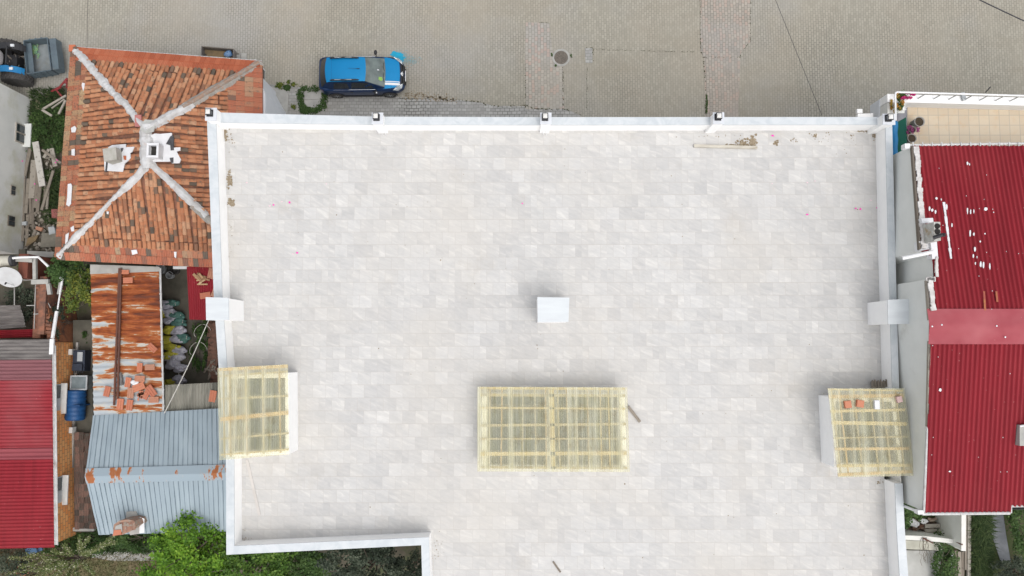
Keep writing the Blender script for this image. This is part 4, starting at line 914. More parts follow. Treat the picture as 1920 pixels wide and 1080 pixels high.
for x, y, k in bags:
    if k == 'w': lab = wl[iw]; iw += 1; m = m_bagw
    elif k == 'y': lab = yl[iy]; iy += 1; m = m_bagy
    else: lab = tl_[it]; it += 1; m = m_bagt
    c = P(x, y, .28); mb = MB(); L = rnd(.30, .40); mb.blob(c, (L, rnd(.17, .22), .17), 18, .28, sq=.85); mb.blob(c + Vector((rnd(-.12, .1), rnd(-.06, .06), .08)), (L * .6, .15, .11), 14, .4)
    mb.blob(c + Vector((L * .9, rnd(-.1, .1), .06)), (.14, .10, .10), 8, .3); t = thing("sack", lab, "sack", pt(c, 0), "filled sacks in the narrow yard"); build(mb, "filled_bag", m, t, True)
    mb = MB().tube([c + Vector((L * .72, -.1, .08)), c + Vector((L * .76, 0, .17)), c + Vector((L * .72, .1, .08))], .014, 6); build(mb, "tie", m_rope, t)
for x, y, r_, lab, m in ((323, 517, .17, "pale bucket on the dark yard floor under the white lintel", m_greyplast), (331, 507, .24, "old tyre rim ring beside the pale bucket", m_rubber), (306, 506, .24, "grey tub in the shed corner of the dark yard", m_greyplast)):
    c = P(x, y, .0); t = thing("bucket" if r_ < .2 else "tub", lab, "bucket" if r_ < .2 else "tub", c)
    build(MB().lathe(c, [(r_ * .8, 0), (r_, .32), (r_ * 1.06, .33), (r_ * .92, .33), (r_ * .72, .03)], 20), "vessel", m, t)
mb = MB()
for i in range(22): mb.box(P(399 + rnd(-3, 4), 600 + i * 5.6, .25 + rnd(0, .5)), (rnd(.25, .4), rnd(.18, .26), .09), rnd(-.2, .2))
for i in range(10): mb.box(P(400 + rnd(-3, 4), 612 + i * 10, .62), (.35, .28, .08), rnd(-.1, .1))
for i in range(40): mb.box(P(404 + rnd(-4, 4), 606 + (i * 3), 1.0 + rnd(0, .06)), (.34, .085, .10), rnd(-.08, .08))
solo(mb, "brick_stack", plain('dark_old_brick', (.17, .085, .06), (.09, .055, .04), 7, .9, detail=8), "stack of sooty old bricks along the apartment building's wall", "brick stack")
mb = MB()
for i in range(10): mb.beam(P(388 + rnd(-6, 14), 690 + rnd(-16, 22), .8), P(400 + rnd(-4, 8), 680 + rnd(-12, 30), 1.15), .07, .04, rnd())
solo(mb, "scrap_wood", m_wood, "tangle of scrap boards at the lower end of the brick stack", "wood heap")
t = thing("potted_shrub", "dark leafy shrub growing by the old brick stack", "shrub", pt(P(374, 662, 0), 0))
build(MB().leaves(P(375, 650, .5), (.5, 1.5, .5), 1300, .10, 18, .22), "foliage", m_leaf_mid, t); build(MB().tube([P(373, 664, 0), P(372, 660, .6)], .03, 6), "stem", m_bark, t)
for px, py, lab in ((380, 622, "thin bent wire frame standing in the shrub yard, upper one"), (372, 655, "pale bent wire frame over the dark shrub")):
    c = P(px, py, .8); solo(MB().tube([c + Vector((.4 * math.cos(a), .35 * math.sin(a), .1 * math.sin(2 * a))) for a in [i * .3 for i in range(14)]], .012, 5), "bent_wire", m_rope, lab, "wire")
# grey cement sheet roof
ZG = 2.55
t = thing("cement_sheet_roof", "lean-to roof of lichen stained grey corrugated sheets above the metal roof", "roof", pt(P(355, 745, 0), 0))
A, B, Cc, D = P(309, 722, ZG), P(430, 716, ZG), P(430, 774, ZG + .12), P(309, 782, ZG + .12)
build(MB().ripple(A, B, Cc, D, 22, .028, 7, 6), "roof_sheet", m_asbestos, t, True); build(MB().prism([pt(p, 0) for p in (L3(A, D, .1), L3(B, Cc, .1), Cc, D)], 0, ZG - .06), "wall", m_oldbrick, t)
claytile(399, 743, 82, ZG + .08, "single clay tile lying on the grey cement sheet roof", 1.2)
solo(MB().tube([P(391.5, 600, 3.2)] + [L3(P(391.5, 600, 3.2), P(308, 775, 3.1), k / 8) - Vector((0, 0, .12 * math.sin(math.pi * k / 8))) for k in range(1, 8)] + [P(308, 775, 3.1)], .018, 6), "clothes_line", m_rope, "pale clothes line strung diagonally over the yard of sacks", "line")
solo(MB().tube([P(335, 694, .3), P(336, 722, .35)], .018, 6), "thin_pole", m_rope, "thin pale stick standing at the last white sack", "stick")

m_dulltile = by_face('dull_chimney_tiles', [(0, (.20, .10, .07)), (.6, (.30, .16, .11)), (1, (.36, .24, .18))], .9, ((.28, .25, .21), .48, .6), 7)
# ================================================================ blue grey metal roof
ZM = 2.85
t = thing("metal_roof_shed", "shed with a blue grey standing seam metal roof and rust spotted ridge", "shed", pt(P(290, 890, 0), 0))
A, B = P(174.5, 779, ZM), P(445, 764, ZM); RA, RB = P(160, 893, ZM + .8), P(450, 886, ZM + .8); D, Cc = P(185, 1003, ZM), P(450, 996, ZM)
build(MB().prism([pt(L3(A, B, .04), 0), pt(L3(A, B, .99), 0), pt(L3(D, Cc, .99), 0), pt(L3(D, Cc, .04), 0)], 0, ZM - .1), "wall", m_concrete, t)
def seams(a, b, c, d, n):
    mb = MB().grid(lambda u, v: L3(L3(a, b, u), L3(d, c, u), v) + Vector((0, 0, .012 * math.sin(u * 40 + v * 3) + .008 * math.sin(v * 13 + u * 22))), 60, 14)
    for i in range(n + 1):
        u = (i + .5) / (n + 1); p, q_ = L3(a, b, u), L3(d, c, u); mb.beam(p + Vector((0, 0, .02)), q_ + Vector((0, 0, .02)), .035, .05, .3)
    return mb
def mk_seam(): 
    return plain("dark_seam_zinc", (.17, .22, .255), (.22, .275, .315), 5, .6)  # standing seams in a darker zinc tone than the sheets
m_seam = mk_seam()
def slope(a, b, c, d, nm):
    o = build(MB().grid(lambda u, v: L3(L3(a, b, u), L3(d, c, u), v) + Vector((0, 0, .012 * math.sin(u * 40 + v * 3) + .008 * math.sin(v * 13 + u * 22))), 60, 14), nm, m_zinc, t, True)
    mb = MB()
    for i in range(31):
        u = (i + .5) / 31; p, q_ = L3(a, b, u), L3(d, c, u); mb.beam(p + Vector((0, 0, .015)), q_ + Vector((0, 0, .015)), .013, .036, .3)
    build(mb, "standing_seam", m_seam, o)
slope(RA, RB, B, A, "roof_slope"); slope(RA, RB, Cc, D, "roof_slope")
mb = MB(); k = .13
def rcp(u, v): 
    r0 = L3(RA, RB, u); a_ = L3(r0, L3(A, B, u), k * 1.0); b_ = L3(r0, L3(D, Cc, u), k * .9)
    return (L3(a_, r0, v * 2) if v < .5 else L3(r0, b_, v * 2 - 1)) + Vector((0, 0, .055))
mb.grid(rcp, 50, 8); build(mb, "ridge_cap", m_rustcap, t)
c = P(238, 983, ZM + .3); mb = MB().prism(PP([(238, 959), (256, 958), (263, 978), (263, 1000), (245, 1003), (236, 975)], ZM + .3), ZM - .1, ZM + .34); build(mb, "chimney_base", m_concrete, t)
mb = MB(); top = PP([(213, 984), (224, 976), (240, 974), (252, 977), (254, 988), (243, 997), (229, 1003), (212, 1002)], ZM + .95); n_ = len(top); cc = sum(top, Vector()) / n_
lo = [pt(cc + (p - cc) * .85 + Vector((.22, .08, 0)), ZM - .1) for p in top]; mb.add(lo + top, [list(range(n_, 2 * n_))] + [(i, (i + 1) % n_, n_ + (i + 1) % n_, n_ + i) for i in range(n_)])
for i in range(12):
    p = L3(P(225, 980, ZM + .95), P(252, 978, ZM + .95), i / 11); mb.tube([p, p + Vector((.03, -.46 + i * .012, -.02))], .026, 8, rnd())
o = build(mb, "chimney", m_dulltile, t); build(MB().prism(PP([(217, 986), (228, 982), (229, 997), (213, 1000)], ZM + 1.0), ZM + .95, ZM + 1.0), "chimney_cap", m_concrete, o)
build(MB().prism([P(219, 1000, ZM + 1.0) + Vector((x, y, 0)) for x, y in ((-.16, -.1), (.2, -.05), (.18, .16), (-.1, .14))], ZM + .96, ZM + 1.03), "tile_piece", m_claytile, o)
build(MB().tube([P(208.5, 1003, ZM + .6), P(208, 1003.5, ZM + 1.0)], .055, 10), "flue_pipe", m_black, o)
build(MB().poly([P(262, 969, ZM + .50), P(262, 969, ZM + .5) + Vector((.16, -.1, -.08)), P(262, 1000, ZM + .4) + Vector((.16, 0, -.08)), P(261, 1000, ZM + .4)]), "white_flashing", m_whitelead, o)

# low tile strip between the brick house and the metal roof
t = thing("tile_lean_to", "low lean-to strip of mossy brown tiles beside the orange brick wall", "lean-to", pt(P(155, 900, 0), 0))
mb = MB(); A, D = P(139.5, 813, 1.15), P(140, 990, 1.15)
build(MB().prism([pt(A, 0), pt(A, 0) + Vector((1.1, 0, 0)), pt(D, 0) + Vector((1.25, 0, 0)), pt(D, 0)], 0, 1.05), "base", m_oldbrick, t)
for i in range(15):
    for j in range(6):
        c = L3(A, D, (i + .5) / 15) + Vector((.12 + j * .225 + rnd(-.02, .02), rnd(-.03, .03), .0 + rnd(0, .02))); val = rnd()
        mb.box(c, (.215, .36, .03), rnd(-.05, .05), val, (-.06, 0))
        for k_ in (-.07, 0, .07): mb.box(c + Vector((k_, 0, .022)), (.03, .33, .025), 0, val, (-.06, 0))
build(mb, "roof_tiles", m_striptile, t)
build(MB().box(P(158, 992, 1.1), (.95, .16, .14)), "end_kerb", m_concrete, t)
# tanks and boxes by the brick wall
c = P(152, 757, .85); t = thing("blue_drum", "large blue ribbed plastic drum lying on its side by the brick wall", "drum", c); mb = MB(); y0, y1 = P(152, 731, 1.3).y, P(152, 788, 1.3).y
pr = []
for i in range(29):
    u = i / 28; rr = .41 + (.018 if i % 4 < 2 else 0); pr.append((rr if 0 < i < 28 else .36, (y1 - y0) * u))
mb.lathe((c.x, y0, 1.27), pr, 28, None, Matrix(((1, 0, 0), (0, 0, 1), (0, 1, 0)))); build(mb, "drum_shell", m_bluedrum, t, True)
mb = MB(); mb.box((c.x, (y0 + y1) / 2, 1.275), (.86, .06, .86)); build(mb, "hoop", m_bluedrum, t)
c = P(154, 717, 1.18); t = thing("plastic_crate", "greyish clear plastic crate between the blue drum and the black machine", "crate", pt(c, 0)); mb = MB()
mb.box(c + Vector((0, 0, -.03)), (.68, .60, .5)); build(mb, "crate_body", plain("grey_translucent", (.20, .235, .24), (.13, .16, .17), 4, .5), t); mb = MB()
for s in (-1, 1): mb.box(c + Vector((0, s * .3, .26)), (.78, .06, .06)); mb.box(c + Vector((s * .36, 0, .26)), (.06, .54, .06))
build(mb, "rim", m_greyplast, t)
c = P(153, 676, 1.15); t = thing("garden_machine", "black machine with a pale rectangular label behind the plastic crate", "machine", pt(c, 0)); mb = MB().box(c + Vector((0, 0, -.02)), (.55, .95, .5)); mb.box(c + Vector((0, -.3, .28)), (.45, .3, .12)); build(mb, "machine_body", plain("dark_blue_case", (.03, .04, .06), (.02, .025, .04), 5, .5), t)
build(MB().box(c + Vector((.06, .18, .25)), (.24, .42, .02)), "pale_label", m_greyplast, t); mb = MB()
for i in range(6): mb.box(c + Vector((-.2 + i * .08, -.42, .24)), (.03, .3, .04))
build(mb, "grille", m_black, t)

# ================================================================ debris yard at the left
boards = [((66.5, 266), (79.5, 349), .30, .35, .98, "broad whitish board lying on top of the plank pile"), ((59, 268), (46, 330), .16, .15, .4, "dark plank along the plastered wall, upper one"), ((53, 335), (49, 400), .14, .15, .45, "dark plank along the plastered wall, lower one"),
          ((64, 300), (59, 372), .28, .22, .62, "wide tan plank just left of the broad whitish board"), ((72, 310), (66, 390), .16, .2, .35, "dark plank under the broad whitish board"), ((78, 330), (70, 398), .15, .22, .3, "dark plank between the whitish board and the slanting one"),
          ((100, 320), (78, 394), .12, .3, .42, "slender plank slanting down toward the rubble"), ((97, 278), (104, 312), .2, .3, .72, "short pale board near the tiled eave"), ((79, 281), (114, 306), .12, .38, .42, "plank lying across the short pale board"),
          ((92, 280), (82, 296), .13, .3, .75, "short pale stub beside the broad whitish board's upper end"), ((86, 340), (84, 388), .14, .18, .22, "dark plank at the pile's inner side"), ((56, 350), (58, 420), .12, .12, .3, "long dark plank leading to the rubble"),
          ((45, 330), (42, 452), .16, .14, .36, "longest dark plank hugging the plastered wall"), ((52, 402), (50, 462), .14, .12, .42, "low plank near the rubble by the plastered wall"), ((62, 374), (62, 430), .10, .12, .2, "thin dark plank above the brown tarp"), ((91, 352), (88, 392), .1, .25, .5, "thin plank end near the red clay slab")]
for a, b, w, z, val, lab in boards:
    mb = MB(); mb.beam(P(*a, z), P(*b, z + .02), w, .05, val); solo(mb, "plank", m_wood, lab, "plank", "planks piled beside the plastered house")
mb = MB(); z = .6
for a, b, w in (((80, 205), (124, 179), .09), ((79, 206), (97, 217), .11), ((110, 214), (123, 188), .09), ((97, 203), (121, 186), .05)): mb.beam(P(*a, z), P(*b, z), w, .06, .72)
solo(mb, "wooden_frame", m_wood, "broken pale wooden frame lying in the grass by the tiled house", "frame")
mb = MB().poly(PP([(65, 184), (73, 188), (78, 200), (76, 206), (68, 205)], .1)[::-1]).poly(PP([(65, 184), (73, 188), (78, 200), (76, 206), (68, 205)], .06))
solo(MB().prism(PP([(65, 184), (73, 188), (79, 203), (76, 208), (67, 206)], .1), .03, .1), "chipboard_sheet", plain("chipboard", (.30, .27, .18), (.24, .21, .14), 5, .9), "tan piece of chipboard in the grass by the plastered wall", "sheet")
mb = MB()
for _ in range(150):
    c = P(rnd(46, 108), rnd(398, 470), rnd(.02, .12)); mb.box(c, (rnd(.05, .22), rnd(.04, .16), rnd(.03, .09)), rnd(0, 3), rnd(0, .8), (rnd(-.3, .3), rnd(-.3, .3)))
solo(mb, "rubble", m_wood, "rubble and wood scraps at the lower end of the plank pile", "rubble", kind="stuff")
mb = MB()
for _ in range(60):
    c = P(rnd(84, 108), rnd(270, 330), rnd(.02, .15)); mb.box(c, (rnd(.05, .2), rnd(.03, .1), rnd(.02, .06)), rnd(0, 3), rnd(.1, .9), (rnd(-.3, .3), 0))
solo(mb, "wood_scraps", m_wood, "small wood scraps around the short pale boards", "scraps", kind="stuff")
for pts, z, m, nm, lab in (([(90, 426), (101, 424), (104, 437), (92, 440)], .2, m_greyplast, "stone_block", "pale grey broken block among the rubble"), ([(68, 424), (80, 427), (77, 434), (66, 430)], .22, m_claytile, "clay_slab", "flat clay piece beside the pale broken block"),
        ([(96, 392), (108, 392), (107, 410), (97, 408)], .25, plain("muted_red_slab", (.30, .10, .09), (.24, .085, .075), 5, .85), "clay_slab", "muted red slab half under the tiled eave"), ([(52, 446), (72, 440), (66, 452), (48, 462)], .2, m_oliverust, "tarp_piece", "brown crumpled tarp piece by the plastered wall"), ([(78, 436), (106, 438), (104, 462), (76, 464)], .18, plain("dusty_ply", (.22, .20, .165), (.16, .15, .12), 4, .9), "plywood_sheet", "dusty plywood sheet at the end of the rubble"),
        ([(41, 416), (49, 415), (49, 422), (41, 422)], .3, m_greyplast, "plastic_bag", "small pale bag on the rubble beside the wall")):
    solo(MB().prism(PP(pts, z), z - .1, z, rnd()), nm, m, lab, nm.split("_")[-1], "odd pieces in the rubble")
solo(MB().prism(PP([(-20, 468), (48, 467), (48, 482), (-20, 483)], .3), .0, .32), "kerb_wall", m_darkconcrete, "low damp concrete wall at the end of the debris yard", "wall")
solo(MB().prism(PP([(50, 470), (100, 472), (100, 482), (50, 481)], .3), .0, .28), "block_wall", m_concrete, "low row of concrete blocks closing the debris yard", "wall")
for i, (x, y) in enumerate(((65, 345), (104, 305), (107, 300), (68, 375), (42, 302))):
    p = P(x, y, .5); solo(MB().blob(p, (.04, .028, .02), 7, .3), "petal", m_pink, "pink paper scrap among the planks of the debris yard", "scrap", "pink scraps in the debris yard")
mb = MB(); yz = lambda x, y, z=.5: P(x, y, z)
mb.tube([yz(97, 171, .3), yz(112, 163, .6), yz(126, 147, .75)], .045, 8); mb.tube([yz(97, 171, .3), yz(105, 168, .5), yz(116, 181, .3)], .045, 8); mb.tube([yz(126, 147, .75), yz(125, 165, .4)], .04, 8); mb.tube([yz(106, 168, .5), yz(114, 163, .6)], .05, 8)
mb.blob(yz(124, 154, .7), .09, 8, .2); solo(mb, "plough_frame", m_redpaint, "red steel implement frame standing by the tiled house", "implement")
def yardpt():
    while True:
        x, y = rnd(57, 122), rnd(168, 420)
        if (y < 275 and x > 60) or (x > 86 and y > 318 and y < 420): return P(x, y, 0)
solo(MB().blades(yardpt, 3600, .3, .017), "grass", m_grass, "rough green grass of the debris yard", "grass", kind="stuff")
solo(MB().leaves(P(90, 245, .15), (1.0, 1.4, .25), 2600, .10, 40, .3), "weeds", m_leaf_mid, "leafy weeds in the debris yard", "weeds", kind="stuff")

# ================================================================ tractor with a link box
tr = thing("tractor", "blue tractor with big lugged rear wheels parked beside the plastered house", "tractor", P(20, 112, 0))
def bigwheel(cx, cy, w, r, yaw=0.0):
    c = P(cx, cy, r); Ry = Matrix.Rotation(yaw, 3, 'Z') @ Matrix(((1, 0, 0), (0, 0, -1), (0, 1, 0))); h = w / 2
    mb = MB().lathe(c, [(r * .62, -h * .9), (r * .80, -h), (r * .93, -h * .92), (r * .955, -h * .4), (r * .96, 0), (r * .955, h * .4), (r * .93, h * .92), (r * .80, h), (r * .62, h * .9)], 40, None, Ry)
    for i in range(20):
        for s in (-1, 1):
            a = 2 * math.pi * (i + (.5 if s > 0 else 0)) / 20; pp = []
            for k in range(5):
                u = k / 4; an = a + u * .22; rr = r * (.985 - .03 * u * u); pp.append(c + Ry @ Vector((rr * math.cos(an), rr * math.sin(an), s * h * (.04 + .9 * u))))
            mb.tube(pp, r * .055, 5)
    o = build(mb, "wheel", m_rubber, tr); mb = MB().lathe(c, [(r * .62, -h * .55), (r * .60, -h * .8), (r * .30, -h * .45), (r * .12, -h * .5), (r * .1, -h * .2)], 28, None, Ry)
    build(mb, "rim", plain("dusty_tan_rim", (.36, .32, .22), (.28, .25, .17), 4, .7), o); return c
w1_ = bigwheel(17, 89, .42, .66); w2_ = bigwheel(33, 148, .42, .66, .0)
mb = MB()
cx = (w1_.x + w2_.x) / 2; cy = (w1_.y + w2_.y) / 2
mb.box((cx - .2, cy, .75), (1.2, .55, .5)); mb.beam((w1_.x, w1_.y, .66), (w2_.x, w2_.y, .66), .22, .22); mb.box((cx - 2.0, cy, .8), (2.4, .5, .55)); build(mb, "chassis", m_black, tr)
mb = MB()
for i in range(16):
    p = Vector((cx + .1 + rnd(-.25, .45), cy + rnd(-.4, .4), rnd(.75, 1.05))); mb.tube([p, p + Vector((rnd(-.3, .3), rnd(-.3, .3), rnd(-.1, .15)))], rnd(.015, .04), 6)
for s in (-1, 1): mb.beam((cx + .1, cy + s * .3, .7), (cx + .95, cy + s * .38, .55), .06, .06)
build(mb, "linkage", m_iron, tr)
mb = MB(); mb.box((cx - 2.1, cy, 1.2), (1.9, .68, .42)); mb.blob((cx - 3.0, cy, 1.2), (.3, .34, .22), 12, .0); build(mb, "hood", m_blue, tr)
for s in (-1, 1):
    mb = MB(); yy = cy + s * .56
    def fe(u, v): a = R(25 + 130 * u); return Vector((cx + .12 - .78 * math.cos(a) * .95, yy + (v - .5) * .30, .66 + .82 * math.sin(a)))
    mb.grid(fe, 12, 3); mb.grid(lambda u, v: fe(u, v) - Vector((0, 0, .03)), 12, 3); build(mb, "fender", m_blue if s < 0 else m_black, tr)
    mb = MB().box(fe(.7, .5) + Vector((0, 0, .04)), (.16, .12, .06)); build(mb, "fender_lamp", m_chrome, tr)
mb = MB(); mb.blob((cx - .52, cy, 1.18), (.34, .34, .12), 16, .05, sq=.6); mb.blob((cx - .20, cy, 1.42), (.10, .34, .28), 16, .05, sq=.6); build(mb, "seat", plain("pale_seat_cover", (.50, .47, .47), (.42, .40, .40), 4, .8, bump=.3), tr, True)
mb = MB(); c = Vector((cx - 1.05, cy, 1.5)); mb.tube([c + Vector((.06 * math.sin(a), .2 * math.cos(a), .2 * math.sin(a))) for a in [i * .35 for i in range(19)]], .016, 6); mb.tube([c, c + Vector((-.3, 0, -.4))], .025, 6); build(mb, "steering_wheel", m_black, tr)
mb = MB()
for s in (-1, 1): mb.tube([Vector((cx + .38, cy + s * .42, .8)), Vector((cx + .38, cy + s * .42, 1.75))], .035, 6)
mb.tube([Vector((cx + .38, cy - .42, 1.72)), Vector((cx + .38, cy + .42, 1.72))], .035, 6); build(mb, "roll_bar", m_black, tr)
for s in (-1, 1):
    mb = MB().lathe((cx - 2.7, cy + s * .62, .40), [(.25, -.12), (.38, -.11), (.40, 0), (.38, .11), (.25, .12)], 24, None, Matrix(((1, 0, 0), (0, 0, -1), (0, 1, 0)))); build(mb, "front_wheel", m_rubber, tr)
# link box
lb_ = thing("transport_box", "grey open steel transport box behind the tractor", "transport box", P(74, 106, 0)); z0, z1 = .35, .95
T = PP([(44, 76), (88, 70.5), (96, 131), (50, 138)], z1); Bm = [pt(p, z0) for p in T]; cc = sum(Bm, Vector()) / 4
build(MB().prism(Bm, z0 - .05, z0), "box_floor", m_slatefloor, lb_)
for i in range(4):
    a, b = T[i], T[(i + 1) % 4]; d_ = (b - a).normalized(); nn = Vector((-d_.y, d_.x, 0)); e = .02 if i % 2 else 0
    hgt = (z1 - z0); mb = MB().beam((a + b) / 2 - d_ * ((b - a).length / 2 - e) - Vector((0, 0, hgt / 2)), (a + b) / 2 + d_ * ((b - a).length / 2 - e) - Vector((0, 0, hgt / 2)), .04, hgt)
    for u in (.25, .5, .75): p = L3(a, b, u); mb.box(p - Vector((0, 0, hgt / 2)) + nn * .03, (.06, .06, hgt))
    build(mb, "side_panel", m_slate, lb_)
a, b = T[0] + Vector((.10, 0, 0)), T[3] + Vector((.10, 0, 0)); build(MB().beam(a - Vector((0, .06, .2)), b - Vector((0, -.06, .2)), .3, .03), "inner_shelf", m_slate, lb_)
mb = MB().beam(T[1] + Vector((.24, -.03, -.28)), T[2] + Vector((.20, .04, -.28)), .30, .5); build(mb, "tail_board", m_slate, lb_)
mb = MB()
for cc_ in (Vector((-.3, .05, 0)), Vector((.1, .02, 0))):
    mb.box(cc + cc_ + Vector((0, 0, -.2)), (.1, 1.3, .3))
build(mb, "underframe", m_iron, lb_)
mb = MB(); c = P(66, 93, z0 + .06); q = [c + Vector((rnd(-.34, .34) * (1 - i / 60), rnd(-.28, .28), rnd(0, .08))) for i in range(40)] + [c + Vector((.2, -.3, .02)), c + Vector((.15, -.42, .02)), c + Vector((.3, -.1, .03))]
qq = []
for i in range(len(q) - 1):
    for k_ in range(4): qq.append(L3(q[i], q[i + 1], k_ / 4) + Vector((.04 * math.sin(k_ * 2 + i), .04 * math.cos(k_ * 2 + i), 0)))
mb.tube(qq, .012, 5); solo(mb, "rope", m_green_rope, "tangled yellow green rope lying inside the grey transport box", "rope")
# small cart with a blue bag
ct = thing("cart", "small open cart with a rusty floor parked behind the tiled house", "cart", P(410, 102, 0)); z1 = .75; z0 = .4
T = PP([(378, 87), (438, 92), (437, 118), (377, 113)], z1)
build(MB().prism([pt(p, z0) for p in T], z0 - .04, z0), "cart_floor", m_oliverust, ct)
for i in range(4): a, b = T[i], T[(i + 1) % 4]; build(MB().beam(a - Vector((0, 0, .18)), b - Vector((0, 0, .18)), .04, .36), "side_panel", m_iron if i == 0 else m_greysheet, ct)
for x, y in ((386, 106), (430, 110)): build(MB().lathe(P(x, y, .22), [(.05, -.06), (.2, -.06), (.22, 0), (.2, .06), (.05, .06)], 20, None, Matrix(((1, 0, 0), (0, 0, -1), (0, 1, 0)))), "wheel", m_rubber, ct)
build(MB().tube([P(438, 101, .42), P(449, 101, .3)], .03, 6), "tow_bar", m_iron, ct)
mb = MB().blob(P(428, 101, z0 + .12), (.19, .2, .12), 14, .2); solo(mb, "plastic_bag", plain("blue_white_bag", (.05, .16, .36), (.22, .32, .46), 9, .5, detail=6), "blue and white plastic bag in the small cart", "bag", smooth=True)
mb = MB()
for dx in (0, 12): mb.prism(PP([(440 + dx, 100), (451 + dx, 100), (451 + dx, 112), (440 + dx, 112)], 0), .005, .03 + dx * .001)
solo(mb, "kerb_block", m_concrete, "flat concrete block on the street beside the small cart", "block")

# ================================================================ blue car
def make_car():
    c0 = P(684, 141, 0); c0 = Vector((P(684, 0, 0.3).x, P(0, 151, 0).y, 0)); yaw = R(0.9)
    root = thing("parked_car", "bright blue hatchback with a white bonnet stripe parked on the paved street", "car", c0)
    Mz = Matrix.Rotation(yaw, 3, 'Z')
    def G(x, y, z): return c0 + Mz @ Vector((x, y, z))
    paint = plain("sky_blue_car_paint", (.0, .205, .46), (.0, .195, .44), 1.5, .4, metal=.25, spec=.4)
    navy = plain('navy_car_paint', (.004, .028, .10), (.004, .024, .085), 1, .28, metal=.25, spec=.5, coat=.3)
    # stations: x, half width at sill/side/shoulder, top height at edge, crown height
    ST = [(-2.05, .30, .38, .36, .50, .52), (-2.035, .48, .56, .54, .80, .84), (-2.0, .60, .68, .65, .94, .97), (-1.93, .70, .77, .73, 1.00, 1.02), (-1.82, .76, .825, .775, 1.02, 1.04), (-1.66, .79, .85, .80, 1.03, 1.05), (-1.3, .81, .865, .815, 1.02, 1.04), (-.6, .82, .868, .82, 1.00, 1.02), (.2, .82, .868, .82, .98, 1.0), (.95, .81, .865, .80, .96, 1.0),
          (1.15, .80, .86, .79, .95, 1.0), (1.4, .78, .845, .765, .92, .975), (1.62, .75, .815, .725, .88, .935), (1.80, .70, .76, .66, .83, .88), (1.93, .60, .67, .56, .76, .80), (2.01, .48, .54, .44, .66, .69), (2.05, .34, .40, .33, .54, .56)]
    def ring(s):
        x, a, b, c, z, k = s
        return [(x, a, .22), (x, b, .36), (x, b + .002, .58), (x, b - .012, z - .14), (x, c, z), (x, c * .6, z + (k - z) * .75), (x, 0, k)]
    mb = MB(); rows = []
    for s in ST:
        h = ring(s); rows.append([G(p[0], -p[1], p[2]) for p in h] + [G(p[0], p[1], p[2]) for p in h[-2::-1]])
    m = len(rows[0]); v = [p for r in rows for p in r]
    f = [(i * m + k, (i + 1) * m + k, (i + 1) * m + k + 1, i * m + k + 1) for i in range(len(rows) - 1) for k in range(m - 1)]
    f += [list(range(m)), [(len(rows) - 1) * m + k for k in range(m)][::-1]]
    f += [(i * m, i * m + m - 1, (i + 1) * m + m - 1, (i + 1) * m) for i in range(len(rows) - 1)]
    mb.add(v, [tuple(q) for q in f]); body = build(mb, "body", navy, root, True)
    # cabin: roof panel, glass all round
    GS = [(-1.86, .68, 1.02), (-1.52, .60, 1.44), (-1.40, .59, 1.49), (-.7, .595, 1.535), (0, .59, 1.52), (.30, .575, 1.475), (1.14, .70, 1.0)]
    def roofpt(i, v):
        x, w, z = GS[i]; b = .035 if 0 < i < 6 else .03; bow = -.07 * (1 - v * v) if i in (0, 1, 2) else (.05 * (1 - v * v) if i >= 4 else 0)
        return G(x + bow, v * w, z + b * (1 - v * v))
    mb = MB(); NV = 12
    def strip(mb_, i0, i1, ins0=1.0, ins1=1.0, up=0):
        rws = [[roofpt(i, (k / NV * 2 - 1) * (ins0 if i == i0 else ins1 if i == i1 else 1)) + Vector((0, 0, up)) for k in range(NV + 1)] for i in range(i0, i1 + 1)]
        vv = [p for r in rws for p in r]; mb_.add(vv, [(r * (NV + 1) + k, (r + 1) * (NV + 1) + k, (r + 1) * (NV + 1) + k + 1, r * (NV + 1) + k + 1) for r in range(len(rws) - 1) for k in range(NV)])
    strip(mb, 1, 5); roof = build(mb, "roof", paint, root, True)
    m_ws = plain("windscreen_glass", (.15, .185, .175), (.085, .105, .10), 2.2, .08, spec=.6); m_gl = plain("tinted_side_glass", (.012, .016, .022), (.02, .025, .03), 3, .08, spec=.6)
    m_pil = plain("dark_blue_pillar", (.003, .02, .07), (.003, .018, .06), 3, .3)
    mb = MB(); strip(mb, 5, 6); ws = build(mb, "windshield", m_ws, root, True)
    mb = MB(); strip(mb, 0, 1); build(mb, "rear_window", m_gl, root, True)
    for s in (-1, 1):                                     # side glass and pillars
        mb = MB(); lo = lambda x: (.80 if x < .9 else .79); top = [(-1.52, .60, 1.44), (-1.40, .60, 1.485), (-.7, .603, 1.515), (0, .598, 1.50), (.30, .585, 1.46), (1.14, .70, .99)]
        bot = [(-1.86, .70, 1.02), (-1.45, .79, 1.0), (-.7, .80, 1.0), (0, .80, .985), (.4, .795, .975), (1.14, .75, .965)]
        t_ = [G(x, s * y, z) for x, y, z in top]; b_ = [G(x, s * y, z) for x, y, z in bot]
        mb.add(t_ + b_, [(i, i + 1, 7 + i, 6 + i) for i in range(5)]); build(mb, "cabin_side", m_pil, root)
        mb = MB()
        for (x0, x1, u0, u1) in ((-1.28, -.52, .14, .86), (-.44, .62, .14, .88)):
            def sp(x, u):
                xx = x; yt = .60; zt_ = 1.50 if x < .25 else 1.50 - (x - .25) * .56; yb_, zb = .797, .99
                return G(xx, s * (yt + (yb_ - yt) * (1 - u) + .012), zb + (zt_ - zb) * u)
            xs = [x0, (x0 + x1) / 2, x1]
            mb.add([sp(x, u0) for x in xs] + [sp(x, u1) for x in (x0 + .10, xs[1], x1 - .06)], [(0, 1, 4, 3), (1, 2, 5, 4)])
        build(mb, "side_window", m_gl, root)
